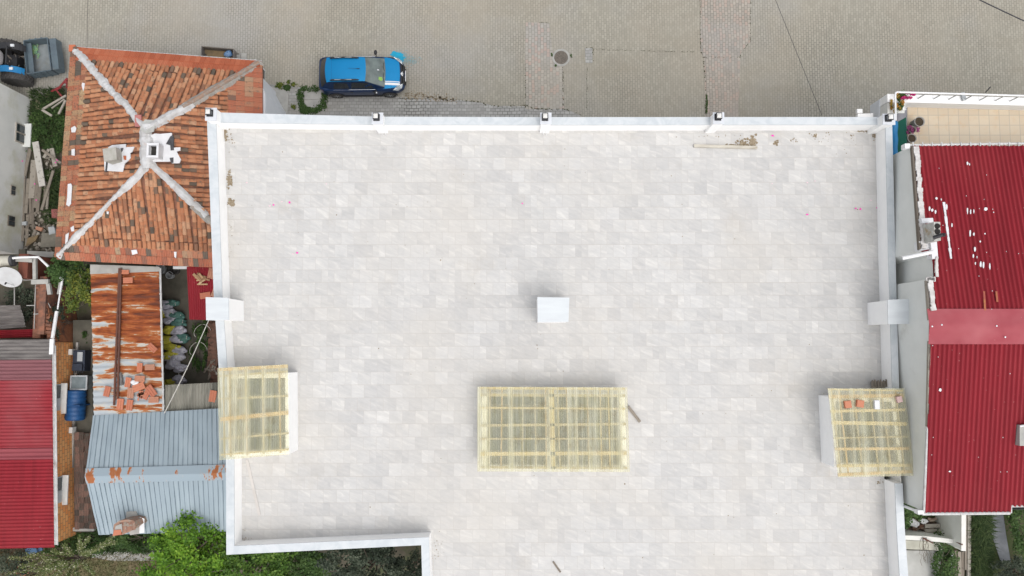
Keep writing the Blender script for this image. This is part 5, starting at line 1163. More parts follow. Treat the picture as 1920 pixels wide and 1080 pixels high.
        mb = MB().beam(G(-1.3, s * .815, .995), G(.7, s * .815, .985), .016, .016); build(mb, "window_trim", m_chrome, root)
        mb = MB(); mb.tube([G(-1.34, s * .53, 1.52), G(-1.24, s * .535, 1.585), G(-.7, s * .545, 1.605), G(-.1, s * .535, 1.575), G(.02, s * .53, 1.53)], [.025, .042, .042, .042, .025], 8); rr_ = build(mb, "roof_rail", m_black, root)
        build(MB().tube([G(-1.1, s * .538, 1.63), G(-.3, s * .54, 1.625)], .015, 6), "rail_inlay", m_greyplast, rr_)
        mb = MB(); mb.blob(G(.72, s * .99, 1.04), (.075, .115, .08), 12, .05, sq=.8); mb.beam(G(.75, s * .82, 1.0), G(.73, s * .93, 1.01), .05, .04); mr = build(mb, "side_mirror", m_black, root, True)
        build(MB().blob(G(.745, s * 1.0, 1.055), (.06, .07, .06), 10, .05), "mirror_cap", m_chrome if s < 0 else m_black, mr)
        mb = MB().add([G(1.66, s * .765, .90), G(1.80, s * .50, .905), G(1.99, s * .52, .775), G(1.93, s * .70, .79), G(1.72, s * .80, .84)], [(0, 1, 2, 3, 4)]); mb = MB()
        a_ = [G(1.52, s * .815, .865), G(1.70, s * .66, .925), G(1.99, s * .46, .765), G(1.93, s * .67, .735), G(1.76, s * .80, .76)]
        mb.add([p + Vector((0, 0, .012)) for p in a_] + [p - Vector((0, 0, .06)) for p in a_], [(0, 1, 2, 3, 4), (0, 5, 6, 1), (1, 6, 7, 2), (2, 7, 8, 3), (3, 8, 9, 4), (4, 9, 5, 0)]); hl = build(mb, "headlight", plain("clear_lamp", (.50, .55, .58), (.25, .28, .3), 9, .1, spec=.6), root)
        build(MB().beam(G(1.60, s * .80, .895), G(1.94, s * .52, .80), .025, .02), "lamp_strip", m_white, hl)
        mb = MB().add([G(-2.01, s * .655, .94), G(-1.83, s * .80, 1.0), G(-1.80, s * .845, .74), G(-2.03, s * .64, .74)], [(0, 1, 2, 3)]); build(mb, "tail_light", plain("red_lens", (.25, .01, .015), (.18, .01, .01), 5, .2), root)
        for x in (-1.28, 1.30):
            Ry = Mz @ Matrix(((1, 0, 0), (0, 0, -1), (0, 1, 0))); mb = MB().lathe(G(x, s * .795, .31), [(.19, -.1), (.29, -.1), (.31, -.06), (.31, .06), (.29, .1), (.19, .1)], 32, None, Ry); wh = build(mb, "wheel", m_rubber, root, True)
            mb = MB(); 
            for k in range(7): a = k * .8976; mb.beam(G(x, s * .885, .31), G(x + .18 * math.cos(a), s * .885, .31 + .18 * math.sin(a)), .045, .02, up=Vector((0, 1, 0)))
            mb.lathe(G(x, s * .88, .31), [(.195, -.01), (.195, .012), (.165, .012), (.165, -.01)], 28, None, Ry); build(mb, "rim", m_greyplast, wh)
            mb = MB(); q_ = []
            for k in range(13): a = math.pi * k / 12; q_.append(G(x + .36 * math.cos(a), s * .872, .30 + .36 * math.sin(a)))
            mb.tube(q_, .03, 6); build(mb, "wheel_arch", m_black, root)
        build(MB().beam(G(-.95, s * .868, .26), G(.95, s * .868, .26), .03, .12), "sill_trim", m_black, root)
        for x in (-.45, .62): build(MB().box(G(x, s * .875, .84), (.14, .03, .03), yaw), "door_handle", m_black, root)
    # bonnet: seam, stripes, cowl, grille
    def hood(x, y, up=.006):
        for i in range(len(ST) - 1):
            if ST[i][0] <= x <= ST[i + 1][0]:
                u = (x - ST[i][0]) / (ST[i + 1][0] - ST[i][0]); c, z, k = (ST[i][j] + (ST[i + 1][j] - ST[i][j]) * u for j in (3, 4, 5)); v = min(1, abs(y) / c)
                zz = k - (k - z) * (.25 * v / .6 if v < .6 else .25 + .75 * (v - .6) / .4); return G(x, y, zz + up)
    mb = MB(); mb.grid(lambda u, v: hood(1.06 + .80 * u - .05 * (2 * v - 1) ** 2 * (u > .5), (2 * v - 1) * (.765 - .13 * u * u), .005), 18, 18); build(mb, "bonnet", paint, root, True)
    mb = MB()
    for (y0, y1) in ((-.44, -.405), (-.59, -.48)):
        mb.grid(lambda u, v: hood(1.16 + .70 * u, y0 + (y1 - y0) * v, .012), 14, 3)
    build(mb, "bonnet_stripe", plain("white_stripe", (.80, .80, .80), (.74, .74, .74), 5, .4), root)
    mb = MB(); pts = [(1.17 + .10 * 0 - .07 * (abs(y) / .74) ** 2 - .02, y) for y in [(-.72 + i * .12) for i in range(13)]]
    for (a_, b_) in zip(pts, pts[1:]): mb.add([hood(a_[0] + .04, a_[1], .012), hood(b_[0] + .04, b_[1], .012), hood(min(2, b_[0] - .05), b_[1], .022), hood(a_[0] - .05, a_[1], .022)], [(0, 1, 2, 3)])
    build(mb, "cowl", m_black, root)
    mb = MB(); mb.grid(lambda u, v: hood(1.885 + .10 * u, (-.50 + 1.0 * v), .01) - Vector((0, 0, 0)), 3, 14); mb.grid(lambda u, v: G(1.99 + .075 * u, (-.47 + .94 * v), .76 - .26 * u), 3, 8); gr = build(mb, "grille", m_black, root)
    mb = MB(); mb.beam(G(1.99, -.10, .80), G(1.90, .0, .845), .03, .02); mb.beam(G(1.99, .10, .80), G(1.90, .0, .845), .03, .02); mb.beam(G(2.01, 0, .79), G(1.93, 0, .83), .05, .02); build(mb, "badge", m_chrome, gr)
    build(MB().box(G(2.085, 0, .50), (.02, .52, .12), yaw), "number_plate", m_white, root)
    build(MB().beam(G(2.03, -.38, .36), G(2.03, .38, .36), .10, .14), "front_bumper", m_black, root)
    build(MB().beam(G(-2.05, -.55, .38), G(-2.05, .55, .38), .10, .2), "rear_bumper", m_black, root)
    build(MB().tube([G(.06, 0, 1.56), G(-.12, 0, 1.60), G(-.45, 0, 1.64)], [.02, .006, .004], 6), "aerial", m_black, root)
    build(MB().beam(G(-1.40, -.57, 1.522), G(-1.40, .57, 1.522), .012, .012) if False else MB().grid(lambda u, v: G(-1.275 + .012 * v, -.57 + 1.14 * u, 1.503 + .036 * (1 - (2 * u - 1) ** 2) + .003), 12, 1), "roof_seam", plain("seam_blue", (.0, .12, .32), (.0, .11, .30), 3, .5), roof)
    # paper and charm behind the windscreen glass
    def wsp(u, v, up=.012):
        p, q_ = roofpt(5, v), roofpt(6, v); return L3(p, q_, u) + Vector((.008, 0, up))
    mb = MB().add([wsp(.66, -.62), wsp(.66, -.42), wsp(.82, -.38), wsp(.88, -.55), wsp(.80, -.68)], [(0, 1, 2, 3, 4)]); build(mb, "green_paper", plain("lime_paper", (.28, .48, .10), (.23, .42, .09), 8, .6), ws)
    mb = MB().add([wsp(.58, .04), wsp(.57, .13), wsp(.66, .14), wsp(.68, .06)], [(0, 1, 2, 3)]); build(mb, "white_charm", m_chrome, ws)
    mb = MB()
    for (u, v0, v1) in ((.955, -.72, -.02), (.955, .05, .66)): mb.tube([wsp(u, v0, .02), wsp(u - .06, (v0 + v1) / 2, .025), wsp(u - .02, v1, .02)], .01, 5)
    build(mb, "wiper", m_black, root)
make_car()
mb = MB(); c = P(747, 104, .013)
def sblob(mb, px, py, rx, ry, n, k=1.0, z=.013):
    for _ in range(n):
        p = P(px + random.gauss(0, rx), py + random.gauss(0, ry), z + rnd(0, .006)); r = rnd(.02, .09) * k; ph = rnd(0, 6)
        mb.poly([p + Vector((r * math.cos(a + ph) * rnd(.6, 1.2), r * math.sin(a + ph) * rnd(.6, 1.2), 0)) for a in (0, .9, 1.8, 2.7, 3.6, 4.5, 5.4)])
sblob(mb, 740, 100, 2.4, 1.4, 60, .8); sblob(mb, 746, 104, 3.2, 2.2, 130, .8); sblob(mb, 752, 109, 3.0, 2.6, 90, .6); sblob(mb, 735, 102, 2.0, 1.2, 22, .45)
solo(mb, "paint_splash", m_turq, "turquoise paint splashed on the pavers by the car's front corner", "paint stain")
mb = MB(); sblob(mb, 750, 106, 8, 5.5, 420, .26, .009); sblob(mb, 766, 114, 11, 4.5, 420, .2, .009); solo(mb, "paint_spray", m_turqfaint, "faint spray of turquoise specks fading away from the paint splash", "paint stain", kind="stuff")

# weeds round the concrete slab by the car
def along(pts, sp):
    def f():
        i = random.randrange(len(pts) - 1); u = rnd(); return P(pts[i][0] + (pts[i + 1][0] - pts[i][0]) * u + random.gauss(0, sp), pts[i][1] + (pts[i + 1][1] - pts[i][1]) * u + random.gauss(0, sp), .02)
    return f
mb = MB()
loop = [(598, 168), (566, 167), (563, 186), (569, 205), (588, 209), (606, 200), (609, 178)]
f = along(loop, 2.5)
for _ in range(430): p = f(); mb.leaves(p + Vector((0, 0, .06)), (.09, .09, .06), random.choice((2, 3, 6)), .08)
for _ in range(160): p = P(570 + random.gauss(0, 3), 206 + random.gauss(0, 2.5), .05); mb.leaves(p, (.1, .1, .08), 5, .09)
solo(mb, "weeds", m_leaf_mid, "ring of green weeds around the square concrete slab behind the car", "weeds", kind="stuff")
for x, y, n_, r_, lab in ((538, 164, 90, 2.4, "leafy weed tuft at the corner of the concrete apron"), (550, 159, 22, 1.8, "small dry weed tuft at the paving edge"), (550, 200, 26, 1.6, "small yellowish weed between the pavers near the slab"), (541, 154, 14, 1, "tiny weed above the leafy tuft on the street side"), (524, 160, 40, 3.5, "low brownish weed strip along the apron's street edge")):
    mb = MB()
    for _ in range(n_): mb.leaves(P(x + random.gauss(0, r_), y + random.gauss(0, r_ * .8), .06), (.06, .06, .05), 4, .08)
    solo(mb, "weed", m_leaf_mid if n_ > 60 else m_leaf_yel, lab, "weed")
mb = MB(); f = along([(1325, 178), (1325, 212)], .7)
for _ in range(120): mb.leaves(f(), (.03, .05, .03), 3, .05)
solo(mb, "weeds", m_leaf_mid, "thin line of weeds in the paver joint beside the faded red patch", "weeds", kind="stuff")
mb = MB()
for (x, y) in ((1035, 103), (1071, 104), (1042, 122)):
    for _ in range(16): mb.leaves(P(x + random.gauss(0, .5), y + random.gauss(0, 1.4), .03), (.03, .04, .02), 3, .05)
solo(mb, "moss", m_leaf_mid, "specks of moss around the manhole ring", "moss", kind="stuff")

# ================================================================ neighbour at the right: red roof, grey wall, balcony
rb = thing("red_roofed_house", "house with a large red corrugated sheet roof and grey side wall", "house", pt(P(1850, 620, 0), 0))
ZN, ZRG = 11.15, 12.15
poly = [(1711, 272), (1727, 470), (1750, 480), (1752, 521), (1738, 524), (1744, 600), (1740, 760), (1731, 958)]
zz = [ZN, 11.8, 11.82, 11.92, 11.95, ZRG, 11.65, ZN]
plan = [P(x + 1, y, z) for (x, y), z in zip(poly, zz)]
far_ = 17.0
wallpts = [pt(p, 0) for p in plan] + [Vector((plan[-1].x + far_, plan[-1].y + .1, 0)), Vector((plan[0].x + far_, plan[0].y, 0))]
mb = MB(); n = len(wallpts)
hz = [min(z, 30) - .09 for z in zz] + [ZN - .09, ZN - .09]
for i in range(n):
    a, b = wallpts[i], wallpts[(i + 1) % n]; mb.poly([a, b, pt(b, hz[(i + 1) % n]), pt(a, hz[i])])
build(mb, "wall", m_greywall, rb)
def inpoly(x, y, pl):
    r_ = False; j = len(pl) - 1
    for i in range(len(pl)):
        if (pl[i].y > y) != (pl[j].y > y) and x < (pl[j].x - pl[i].x) * (y - pl[i].y) / (pl[j].y - pl[i].y) + pl[i].x: r_ = not r_
        j = i
    return r_
yN, yR, yS = P(0, 273, ZN).y, P(0, 612, ZRG).y, P(0, 961, ZN).y; xW = min(p.x for p in plan) - .05; xE = xW + far_
bound = [Vector((p.x - .02, p.y, 0)) for p in plan] + [Vector((xE + 1, yS - 1, 0)), Vector((xE + 1, yN + 1, 0))]
bound[0].y += 1; bound[7].y -= 1; nt_x, nt_y = P(1894, 955, ZN).x, P(0, 949, ZN).y
def keepN(p): return inpoly(p.x, p.y, bound) and not (p.x > nt_x and p.y < nt_y)
wv = round((xE - xW) / .150)
build(MB().ripple((xW, yR, ZRG), (xE, yR, ZRG), (xE, yN, ZN), (xW, yN, ZN), wv, .034, 8, 90, keepN), "roof_slope", m_red, rb, True)
build(MB().ripple((xW, yR, ZRG), (xE, yR, ZRG), (xE, yS, ZN), (xW, yS, ZN), wv, .034, 8, 90, keepN), "roof_slope", m_red, rb, True)
x0 = P(1741, 612, ZRG).x
def cap(u, v):
    yy = yR + .56 - 1.12 * v; z_ = ZRG - abs(yy - yR) * (ZRG - ZN) / (yN - yR) + .045 + .012 * math.sin(u * 31 + v * 3) * math.sin(v * 5); return Vector((x0 + (xE - x0) * u, yy, z_))
o = build(MB().grid(cap, 60, 10), "ridge_cap", m_redcap, rb, True); mb = MB()
for (x, y) in ((1766, 609), (1869, 611), (1885, 632), (1748, 612)): mb.blob(P(x, y, ZRG + .05), (.03, .03, .015), 6, 0)
build(mb, "rivet", m_chrome, o)
mb = MB()
def edge(pts, w, z_up=.06):
    for (a, b) in zip(pts, pts[1:]):
        L = (b - a).length; k = max(2, int(L / .12))
        for i in range(k):
            p, q_ = L3(a, b, i / k), L3(a, b, (i + 1.05) / k); mb.beam(p + Vector((w / 2 + rnd(-.02, .02), 0, z_up)), q_ + Vector((w / 2 + rnd(-.02, .02), 0, z_up)), w * rnd(.7, 1.25), .05)
def eb():
    global mb
    build(mb, "white_edge_mortar", m_em, rb); mb = MB()
m_em = plain("edge_mortar", (.62, .60, .58), (.44, .42, .40), 7, .9, detail=9, bump=.4)
edge([P(x, y, z) for (x, y), z in zip([(1712, 276), (1726, 466)], [ZN, 11.8])], .16); eb(); edge([P(1738, 524, 11.95), P(1744, 582, 12.1)], .14); eb(); edge([P(1752, 482, 11.85), P(1752, 519, 11.9)], .08)
for i in range(8): mb.box(P(1738 + i * 2, 523.5, 12.02), (.06, rnd(.08, .15), .04))
eb()
mb = MB(); 
for a, b in (((1709.5, 276), (1723.5, 468)), ((1736.5, 526), (1742, 600))): mb.beam(P(*a, ZN if a[1] < 300 else 11.9), P(*b, 11.78 if a[1] < 300 else 12.06), .06, .12)
mb.beam(P(1742, 640, 12.), P(1738.5, 800, 11.5), .07, .1); build(mb, "edge_board", m_wood, rb)
mb = MB(); mb.tube([P(1739, 800, 11.55), P(1732, 960, ZN + .02)], .04, 8); mb.tube([P(1729, 963.5, ZN), P(1893, 962, ZN)], .05, 8); mb.tube([P(1895, 962, ZN), P(1895, 950, ZN)], .04, 6); mb.tube([P(1895, 949, ZN), P(1990, 948, ZN)], .04, 6)
mb.tube([P(1702, 272, ZN), P(1990, 268, ZN)], .04, 8)
for i in range(12): mb.box(P(1712 + i * 18, 270, ZN + .05), (.03, .14, .02))
build(mb, "gutter", m_steel, rb)
for pts in ([(1721, 957), (1731, 957), (1733, 964), (1722, 965)], [(1697, 269), (1706, 269), (1706, 278), (1697, 278)]):
    mb = MB().prism(PP(pts, ZN + .1), ZN - .15, ZN + .1); build(mb, "gutter_outlet", m_whitepipe, rb)
build(MB().tube([P(1725, 961, ZN - .1), pt(P(1725, 961, ZN - .1), .2)], .05, 8), "downpipe", m_whitepipe, rb)
def nroof(px, py, up=.05):
    o = Vector((0, 0, H)); q_ = P(px, py, 0) - o; k = (ZRG - ZN) / (yN - yR) if P(px, py, 12).y > yR else -(ZRG - ZN) / (yR - yS) * -1
    s_ = (ZRG - ZN) / (yN - yR) if P(px, py, 12).y > yR else (ZRG - ZN) / (yS - yR)
    t_ = (ZRG + up - s_ * (o.y - yR) - o.z) / (q_.z + s_ * q_.y); return o + q_ * t_
mb = MB()
for (x, y, w, h) in ((1756, 372, 3, 3), (1765, 374, 1.4, 3), (1743, 391, 2.2, 6), (1748, 394, 2.6, 4), (1754, 397, 2.2, 5), (1775, 388, 2.4, 7), (1814, 395, 1.7, 8), (1820, 397, 1.7, 6), (1826, 396, 1.4, 5), (1848, 392, 4.5, 5), (1785, 422, 1.8, 5), (1819, 437, 2.2, 8), (1826, 439, 2, 4), (1847, 438, 2, 2), (1838, 453, 2, 2.4), (1828, 467, 2.6, 6), (1825, 480, 1.7, 5), (1832, 482, 1, 3), (1829, 494, 1.5, 4), (1839, 496, 2.6, 7), (1844, 497, 2.6, 8), (1856, 499, 1.9, 8), (1863, 398, 1.4, 1.4), (1814, 306, 2.3, 4), (1818, 308, 1.6, 3), (1724, 331, 4, 6), (1763, 731, 3.5, 4), (1781, 884, 3.2, 1.8)):
    mb = MB(); a_ = [nroof(x + w * math.cos(t_) * rnd(.7, 1.1) * .85, y + h * .85 * math.sin(t_) * rnd(.75, 1.1), .045 + rnd(0, .004)) for t_ in [i * .7 for i in range(9)]]; mb.poly(a_); build(mb, "paint_patch", m_whitelead, rb)
mb = MB()
for _ in range(24):
    x, y = rnd(1745, 1915), rnd(285, 955); 
    if 580 < y < 645: continue
    mb.blob(nroof(x, y, .04), (.016, .016, .01), 5, .1)
o = build(mb, "white_specks", m_whitelead, rb); o["kind"] = "stuff"
mb = MB()
for i in range(16): a, b = nroof(1769.5 + i * .85, 379 + i * 6.6, .05), nroof(1770.5 + i * .85, 386 + i * 6.6, .05); mb.beam(a, b, .075 * rnd(.6, 1.2), .02)
build(mb, "white_sealant_strip", m_whitelead, rb)
m_streak = plain("orange_rust", (.38, .15, .05), (.30, .07, .05), 5, .8)
for (x, y0, y1) in ((1845, 546, 582), (1868, 546, 566)): build(MB().beam(nroof(x, y0, .04), nroof(x + 2, y1, .04), .06, .01), "rust_streak", m_streak, rb)
if 0: build(mb, "rust_streak", plain("orange_rust", (.38, .15, .05), (.30, .07, .05), 5, .8), rb)
# chimney on the edge of the red roof
mb = MB().prism([P(1751, 416, 12.4), P(1763, 416, 12.4), P(1764, 451, 12.4), P(1752, 452, 12.4)], 11.4, 12.4); ch = build(mb, "chimney", plain("dirty_cement", (.50, .50, .47), (.34, .33, .30), 5, .9, detail=9, bump=.3, dirt=(.3, .22, .13), dirt_amt=(.56, .68)), rb)
for x, y in ((1757.5, 424), (1757.5, 434)): build(MB().tube([P(x, y, 12.38), P(x, y, 12.44)], .085, 12), "flue_hole", m_dark, ch)
build(MB().tube([P(1750, 446, 12.4), P(1768, 440, 12.5), P(1772, 440.5, 12.55)], .06, 8), "stove_pipe", m_black, ch)
build(MB().prism(PP([(1729, 409), (1751, 408), (1752, 416), (1731, 418)], 11.9), 11.6, 11.85), "whitewashed_flashing", m_whitelead, rb)
build(MB().prism(PP([(1746, 450), (1758, 448), (1761, 485), (1750, 485)], 11.95), 11.6, 11.9), "whitewashed_flashing", m_whitelead, rb)
build(MB().prism(PP([(1726, 452), (1748, 450), (1748, 466), (1728, 470)], 11.9), 11.5, 11.8), "whitewashed_flashing", m_whitelead, rb)
build(MB().tube([P(1750, 472, 12.05), P(1692, 484, 11.8)], .065, 10), "white_pipe", m_whitepipe, rb)
# stepped light well wall
build(MB().prism([pt(P(1698, 486, 10.1), 0), pt(P(1746, 481, 10.1), 0), pt(P(1746, 522, 10.1), 0), pt(P(1700, 528, 10.1), 0)], 0, 10.1), "light_well", m_greywall, rb)
# chimney at the right border
mb = MB().prism(PP([(1912, 797), (1945, 797), (1945, 836), (1912, 836)], 11.75), 11.0, 11.75); ch = build(mb, "chimney", m_concrete, rb)
build(MB().prism(PP([(1902, 798), (1911, 798), (1911, 852), (1902, 852)], 11.35), 10.9, 11.35), "cement_fillet", m_darkconcrete, ch)
build(MB().prism(PP([(1896, 851), (1905, 852), (1911, 849), (1924, 849), (1945, 851), (1945, 857), (1896, 858)], 11.4), 11.0, 11.4), "white_flashing", m_whitelead, ch)
build(MB().tube([P(1912, 799, 11.77), P(1926, 797, 11.79)], .03, 6), "white_edge", m_whitelead, ch)

# balcony terrace at the upper right
ZT = 8.
tb = thing("tiled_balcony", "balcony with beige floor tiles, white parapet and white steel rail", "balcony", pt(P(1800, 225, 0), 7.1))
A = PP([(1664, 176), (2400, 196), (2400, 320), (1664, 320)], 8.6); yb = A[3].y
build(MB().prism([pt(A[0], 0), pt(A[1], 0), pt(A[2], 0), pt(A[3], 0)], 7.25, ZT - .02), "slab", m_sidewhite, tb)
I = PP([(1701, 190.5), (2400, 210), (2400, 330), (1701, 330)], ZT + .012)
build(MB().poly([p for p in I][::-1]), "floor_tiles", m_terr, tb)
o1, o2 = P(1664, 176, 8.55), P(2400, 196, 8.55); i1, i2 = P(1664, 191, 8.55), P(2400, 211, 8.55)
build(MB().prism([pt(o1, 0), pt(o2, 0), pt(i2, 0), pt(i1, 0)], ZT - .02, 8.55), "parapet", m_white, tb)
mb = MB().prism(PP([(1664, 192), (1676, 192), (1676, 222), (1664, 222)], 8.55), ZT - .02, 8.55); build(mb, "side_parapet", m_creamwhite, tb)
zr = 9.15; a, b = P(1679, 228, zr), P(1679, 176, zr); cR = P(2300, 196, zr)
def railpt(px): return P(px, 172.8 + (px - 1682) * .0285, zr)
mb = MB().tube([P(1679.5, 226, zr), P(1678.5, 178, zr), P(1679.5, 174, zr), P(1682, 172.8, zr), railpt(1700), railpt(1920), railpt(2300)], .035, 8); rl = build(mb, "rail", m_rail, tb)
for px in (1738, 1768, 1797, 1827, 1856, 1886, 1914, 1944): p = railpt(px); build(MB().tube([p, pt(p, 8.52)], .022, 6), "baluster", m_steel, rl)
build(MB().tube([P(1848, 173, 8.7), P(1857, 163, 9.1)], .02, 6), "bracket_rod", m_black, tb)
build(MB().box(P(1806, 181, 8.6), (.14, .3, .08), .2), "wall_light", m_greyplast, tb)
# planter and flowers
pl = thing("planter", "stone planter with crimson and orange flowers in the balcony corner", "planter", pt(P(1690, 195, 8.), ZT))
build(MB().prism(PP([(1678, 176), (1712, 178), (1712, 192), (1697, 196), (1696, 212), (1672, 212)], 8.4), ZT, 8.4), "planter_box", m_greywall, pl)
build(MB().leaves(P(1690, 188, 8.7), (.26, .35, .2), 260, .09, 8), "foliage", m_leaf_mid, pl); build(MB().leaves(P(1703, 180, 8.75), (.26, .16, .16), 220, .08, 6), "crimson_flowers", m_petred, pl); build(MB().leaves(P(1686, 189, 8.75), (.16, .32, .18), 190, .075, 8), "orange_flowers", m_petora, pl); build(MB().leaves(P(1674, 198, 8.7), (.12, .34, .16), 150, .075, 6), "trailing_flowers", m_petora, pl)
build(MB().box(P(1691, 204, 8.5), (.10, .12, .14)), "white_tap", m_white, pl)
def pot(px, py, r_, h_, lab, leaf=None):
    c = P(px, py, ZT + .015); t = thing("plant_pot", lab, "plant pot", c)
    build(MB().lathe(c, [(r_ * .78, 0), (r_, h_ * .9), (r_ * 1.05, h_), (r_ * .93, h_), (r_ * .9, h_ * .6)], 28), "pot", plain("stone_pot", (.42, .40, .37), (.34, .33, .31), 5, .8), t, True)
    build(MB().lathe(c + Vector((0, 0, h_ * .86)), [(r_ * .92, 0), (r_ * .5, .015), (.01, .02)], 24), "earth", plain("potting_earth", (.08, .055, .035), (.05, .04, .025), 14, .95, bump=.6), t)
    if leaf: build(MB().leaves(c + Vector((-.02, .05, h_ + .15)), (.24, .3, .2), 60, .11, 6), "foliage", leaf, t)
pot(1712, 234.5, .185, .46, "round stone pot of bare earth on the beige balcony tiles"); pot(1703, 247, .13, .3, "pot with a magenta leaved plant beside the round stone pot", m_petmag); pot(1701, 264, .165, .35, "pot of bare earth half hidden at the corner of the red roof")
mb = MB().prism(PP([(1682, 229), (1699, 219), (1702, 322), (1684, 322)], ZT + .35), ZT, ZT + .35); solo(mb, "turf_mat", m_turf, "dark green turf mat covering the landing beside the balcony", "mat")
mb = MB().prism(PP([(1681, 210), (1700, 206), (1700, 219), (1682, 229)], ZT + .38), ZT, ZT + .38); solo(mb, "grey_step", plain("step_grey", (.24, .24, .26), (.18, .18, .2), 4, .8), "dark grey step between the planter and the turf mat", "step")
def tp(u, v): 
    p0 = P(1668 + 3 * math.sin(u * 3.1), 229 + 78 * u, ZT + .62); p1 = P(1683.5, 228 + 76 * u, ZT + .62); return L3(p0, p1, v) + Vector((0, 0, .10 * math.sin(v * 3.1) + .02 * math.sin(u * 17)))
mb = MB().grid(tp, 24, 6); mb.grid(lambda u, v: tp(u, v) - Vector((0, 0, .02)), 24, 6); solo(mb, "tarpaulin", m_blue, "bright blue tarpaulin strip hung between the parapet and the turf mat", "tarpaulin", smooth=True)
mb = MB(); 
for a, b in (((1681, 302), (1683, 314)), ((1676, 303), (1681, 302)), ((1676, 314), (1683, 314))): mb.beam(P(*a, ZT + .66), P(*b, ZT + .66), .07, .05)
solo(mb, "white_bracket", m_white, "small white metal bracket at the end of the blue tarpaulin", "bracket")
build(MB().prism([pt(P(1636, 213, 7.8), 0), pt(P(1607, 214, 7.8), 0), pt(P(1607, 230, 7.8), 0), pt(P(1636, 230, 7.8), 0)], 7.7, 7.85), "door_canopy", m_white, bt)
build(MB().box(P(1611, 209, 7.8), (.2, .16, .12)), "canopy_lamp", m_white, bt)

# ================================================================ garden walls at the lower right
gw = thing("garden_wall", "white coped garden wall running out from under the red roof", "garden wall", pt(P(1806, 1000, 0), 0))
a, b = P(1806.5, 930, 2.0), P(1806, 1031, 2.0); build(MB().prism([pt(a + Vector((-.09, 0, 0)), 0), pt(a + Vector((.09, 0, 0)), 0), pt(b + Vector((.09, 0, 0)), 0), pt(b + Vector((-.09, 0, 0)), 0)], 0, 1.95), "wall", m_greywall, gw)
build(MB().prism([pt(a + Vector((-.10, 0, 0)), 0), pt(a + Vector((.10, 0, 0)), 0), pt(b + Vector((.10, -.04, 0)), 0), pt(b + Vector((-.10, -.04, 0)), 0)], 1.95, 2.03), "coping", m_creamwhite, gw)
build(MB().prism(PP([(1785, 1021), (1803, 1028), (1803, 1032), (1790, 1026)], 1.2), 0, 1.2), "end_pier", m_greywall, gw)
g2 = thing("garden_wall", "cream garden wall with white coping and a dead branch across the yard", "garden wall", pt(P(1740, 1010, 0), 0))
pts = PP([(1680, 1004), (1735, 1006), (1788, 1012), (1788, 1018), (1735, 1013), (1680, 1010)], 1.4); build(MB().prism(pts, 0, 1.36), "wall", m_greywall, g2); build(MB().prism([p + Vector((0, .02 if i < 3 else -.02, 0)) for i, p in enumerate(pts)], 1.36, 1.42), "coping", m_creamwhite, g2)
build(MB().prism(PP([(1680, 1012), (1735, 1015), (1771, 1019), (1769, 1033), (1735, 1031), (1680, 1029)], .8), 0, .8), "stepped_ledge", plain("cream_ledge", (.47, .46, .39), (.38, .37, .31), 3, .85, dirt=(.3, .28, .22), dirt_amt=(.6, .8)), g2)
solo(MB().prism(PP([(1690, 1032), (1766, 1033), (1742, 1120), (1690, 1120)], .45), 0, .45), "concrete_platform", plain("pale_concrete", (.42, .42, .40), (.35, .35, .33), 2, .9, detail=8, dirt=(.26, .25, .22), dirt_amt=(.62, .8)), "pale concrete platform below the cream garden wall", "platform")
solo(MB().beam(P(1767, 1034, .47), P(1743, 1115, .47), .14, .06), "platform_edge", m_creamwhite, "pale kerb along the edge of the concrete platform", "kerb")
mb = MB(); mb.tube([P(1731, 1009, 1.5), P(1749, 1018, 1.5)], .035, 6); mb.tube([P(1790, 1015, 1.45), P(1804, 1021, 2.06)], .035, 6)
solo(mb, "rusty_rod", m_rustbar, "rusty steel rods resting on the garden wall copings", "rod")
mb = MB()
for _ in range(9):
    p = P(1734 + rnd(-6, 4), 1008, 1.45); q_ = [p]
    for k_ in range(6): q_.append(q_[-1] + Vector((rnd(-.12, .14), -.22 + rnd(-.1, .25), rnd(-.02, .03))))
    mb.tube(q_, .008, 4)
solo(mb, "dead_branch", m_bark, "thin dead vine twigs draped over the cream garden wall", "branch")
mb = MB()
for i in range(70):
    c = P(rnd(1700, 1752), rnd(972, 995), rnd(.05, .35)); mb.box(c, (rnd(.1, .45), rnd(.04, .12), .04), rnd(-.6, .6), rnd(), (rnd(-.3, .3), 0))
solo(mb, "scrap_heap", by_face("brown_scrap", [(0, (.06, .04, .03)), (.6, (.17, .09, .06)), (1, (.30, .25, .20))], .9), "heap of brown wood scrap between the garden walls", "scrap heap", kind="stuff")
for (x, y, L, lab) in ((1748, 986, .7, "upper pale board at the edge of the scrap heap"), (1749, 995, .75, "lower pale board at the edge of the scrap heap")): solo(MB().box(P(x, y, .4), (L, .17, .05), .03, .8), "board", m_wood, lab, "board")
mb = MB(); 
for (x, y, r_) in ((1712, 980, .26), (1717, 983, .18), (1707, 976, .14)): mb.blob(P(x, y, .45), (r_, r_ * .7, .12), 12, .3)
solo(mb, "white_rag", m_whitelead, "crumpled white plastic sheet on the dark side of the scrap heap", "plastic sheet", smooth=True)
solo(MB().blob(P(1731, 977, .42), (.2, .14, .1), 12, .3), "white_bag", m_whitelead, "small white bag nearer the red roof's corner", "bag", smooth=True)
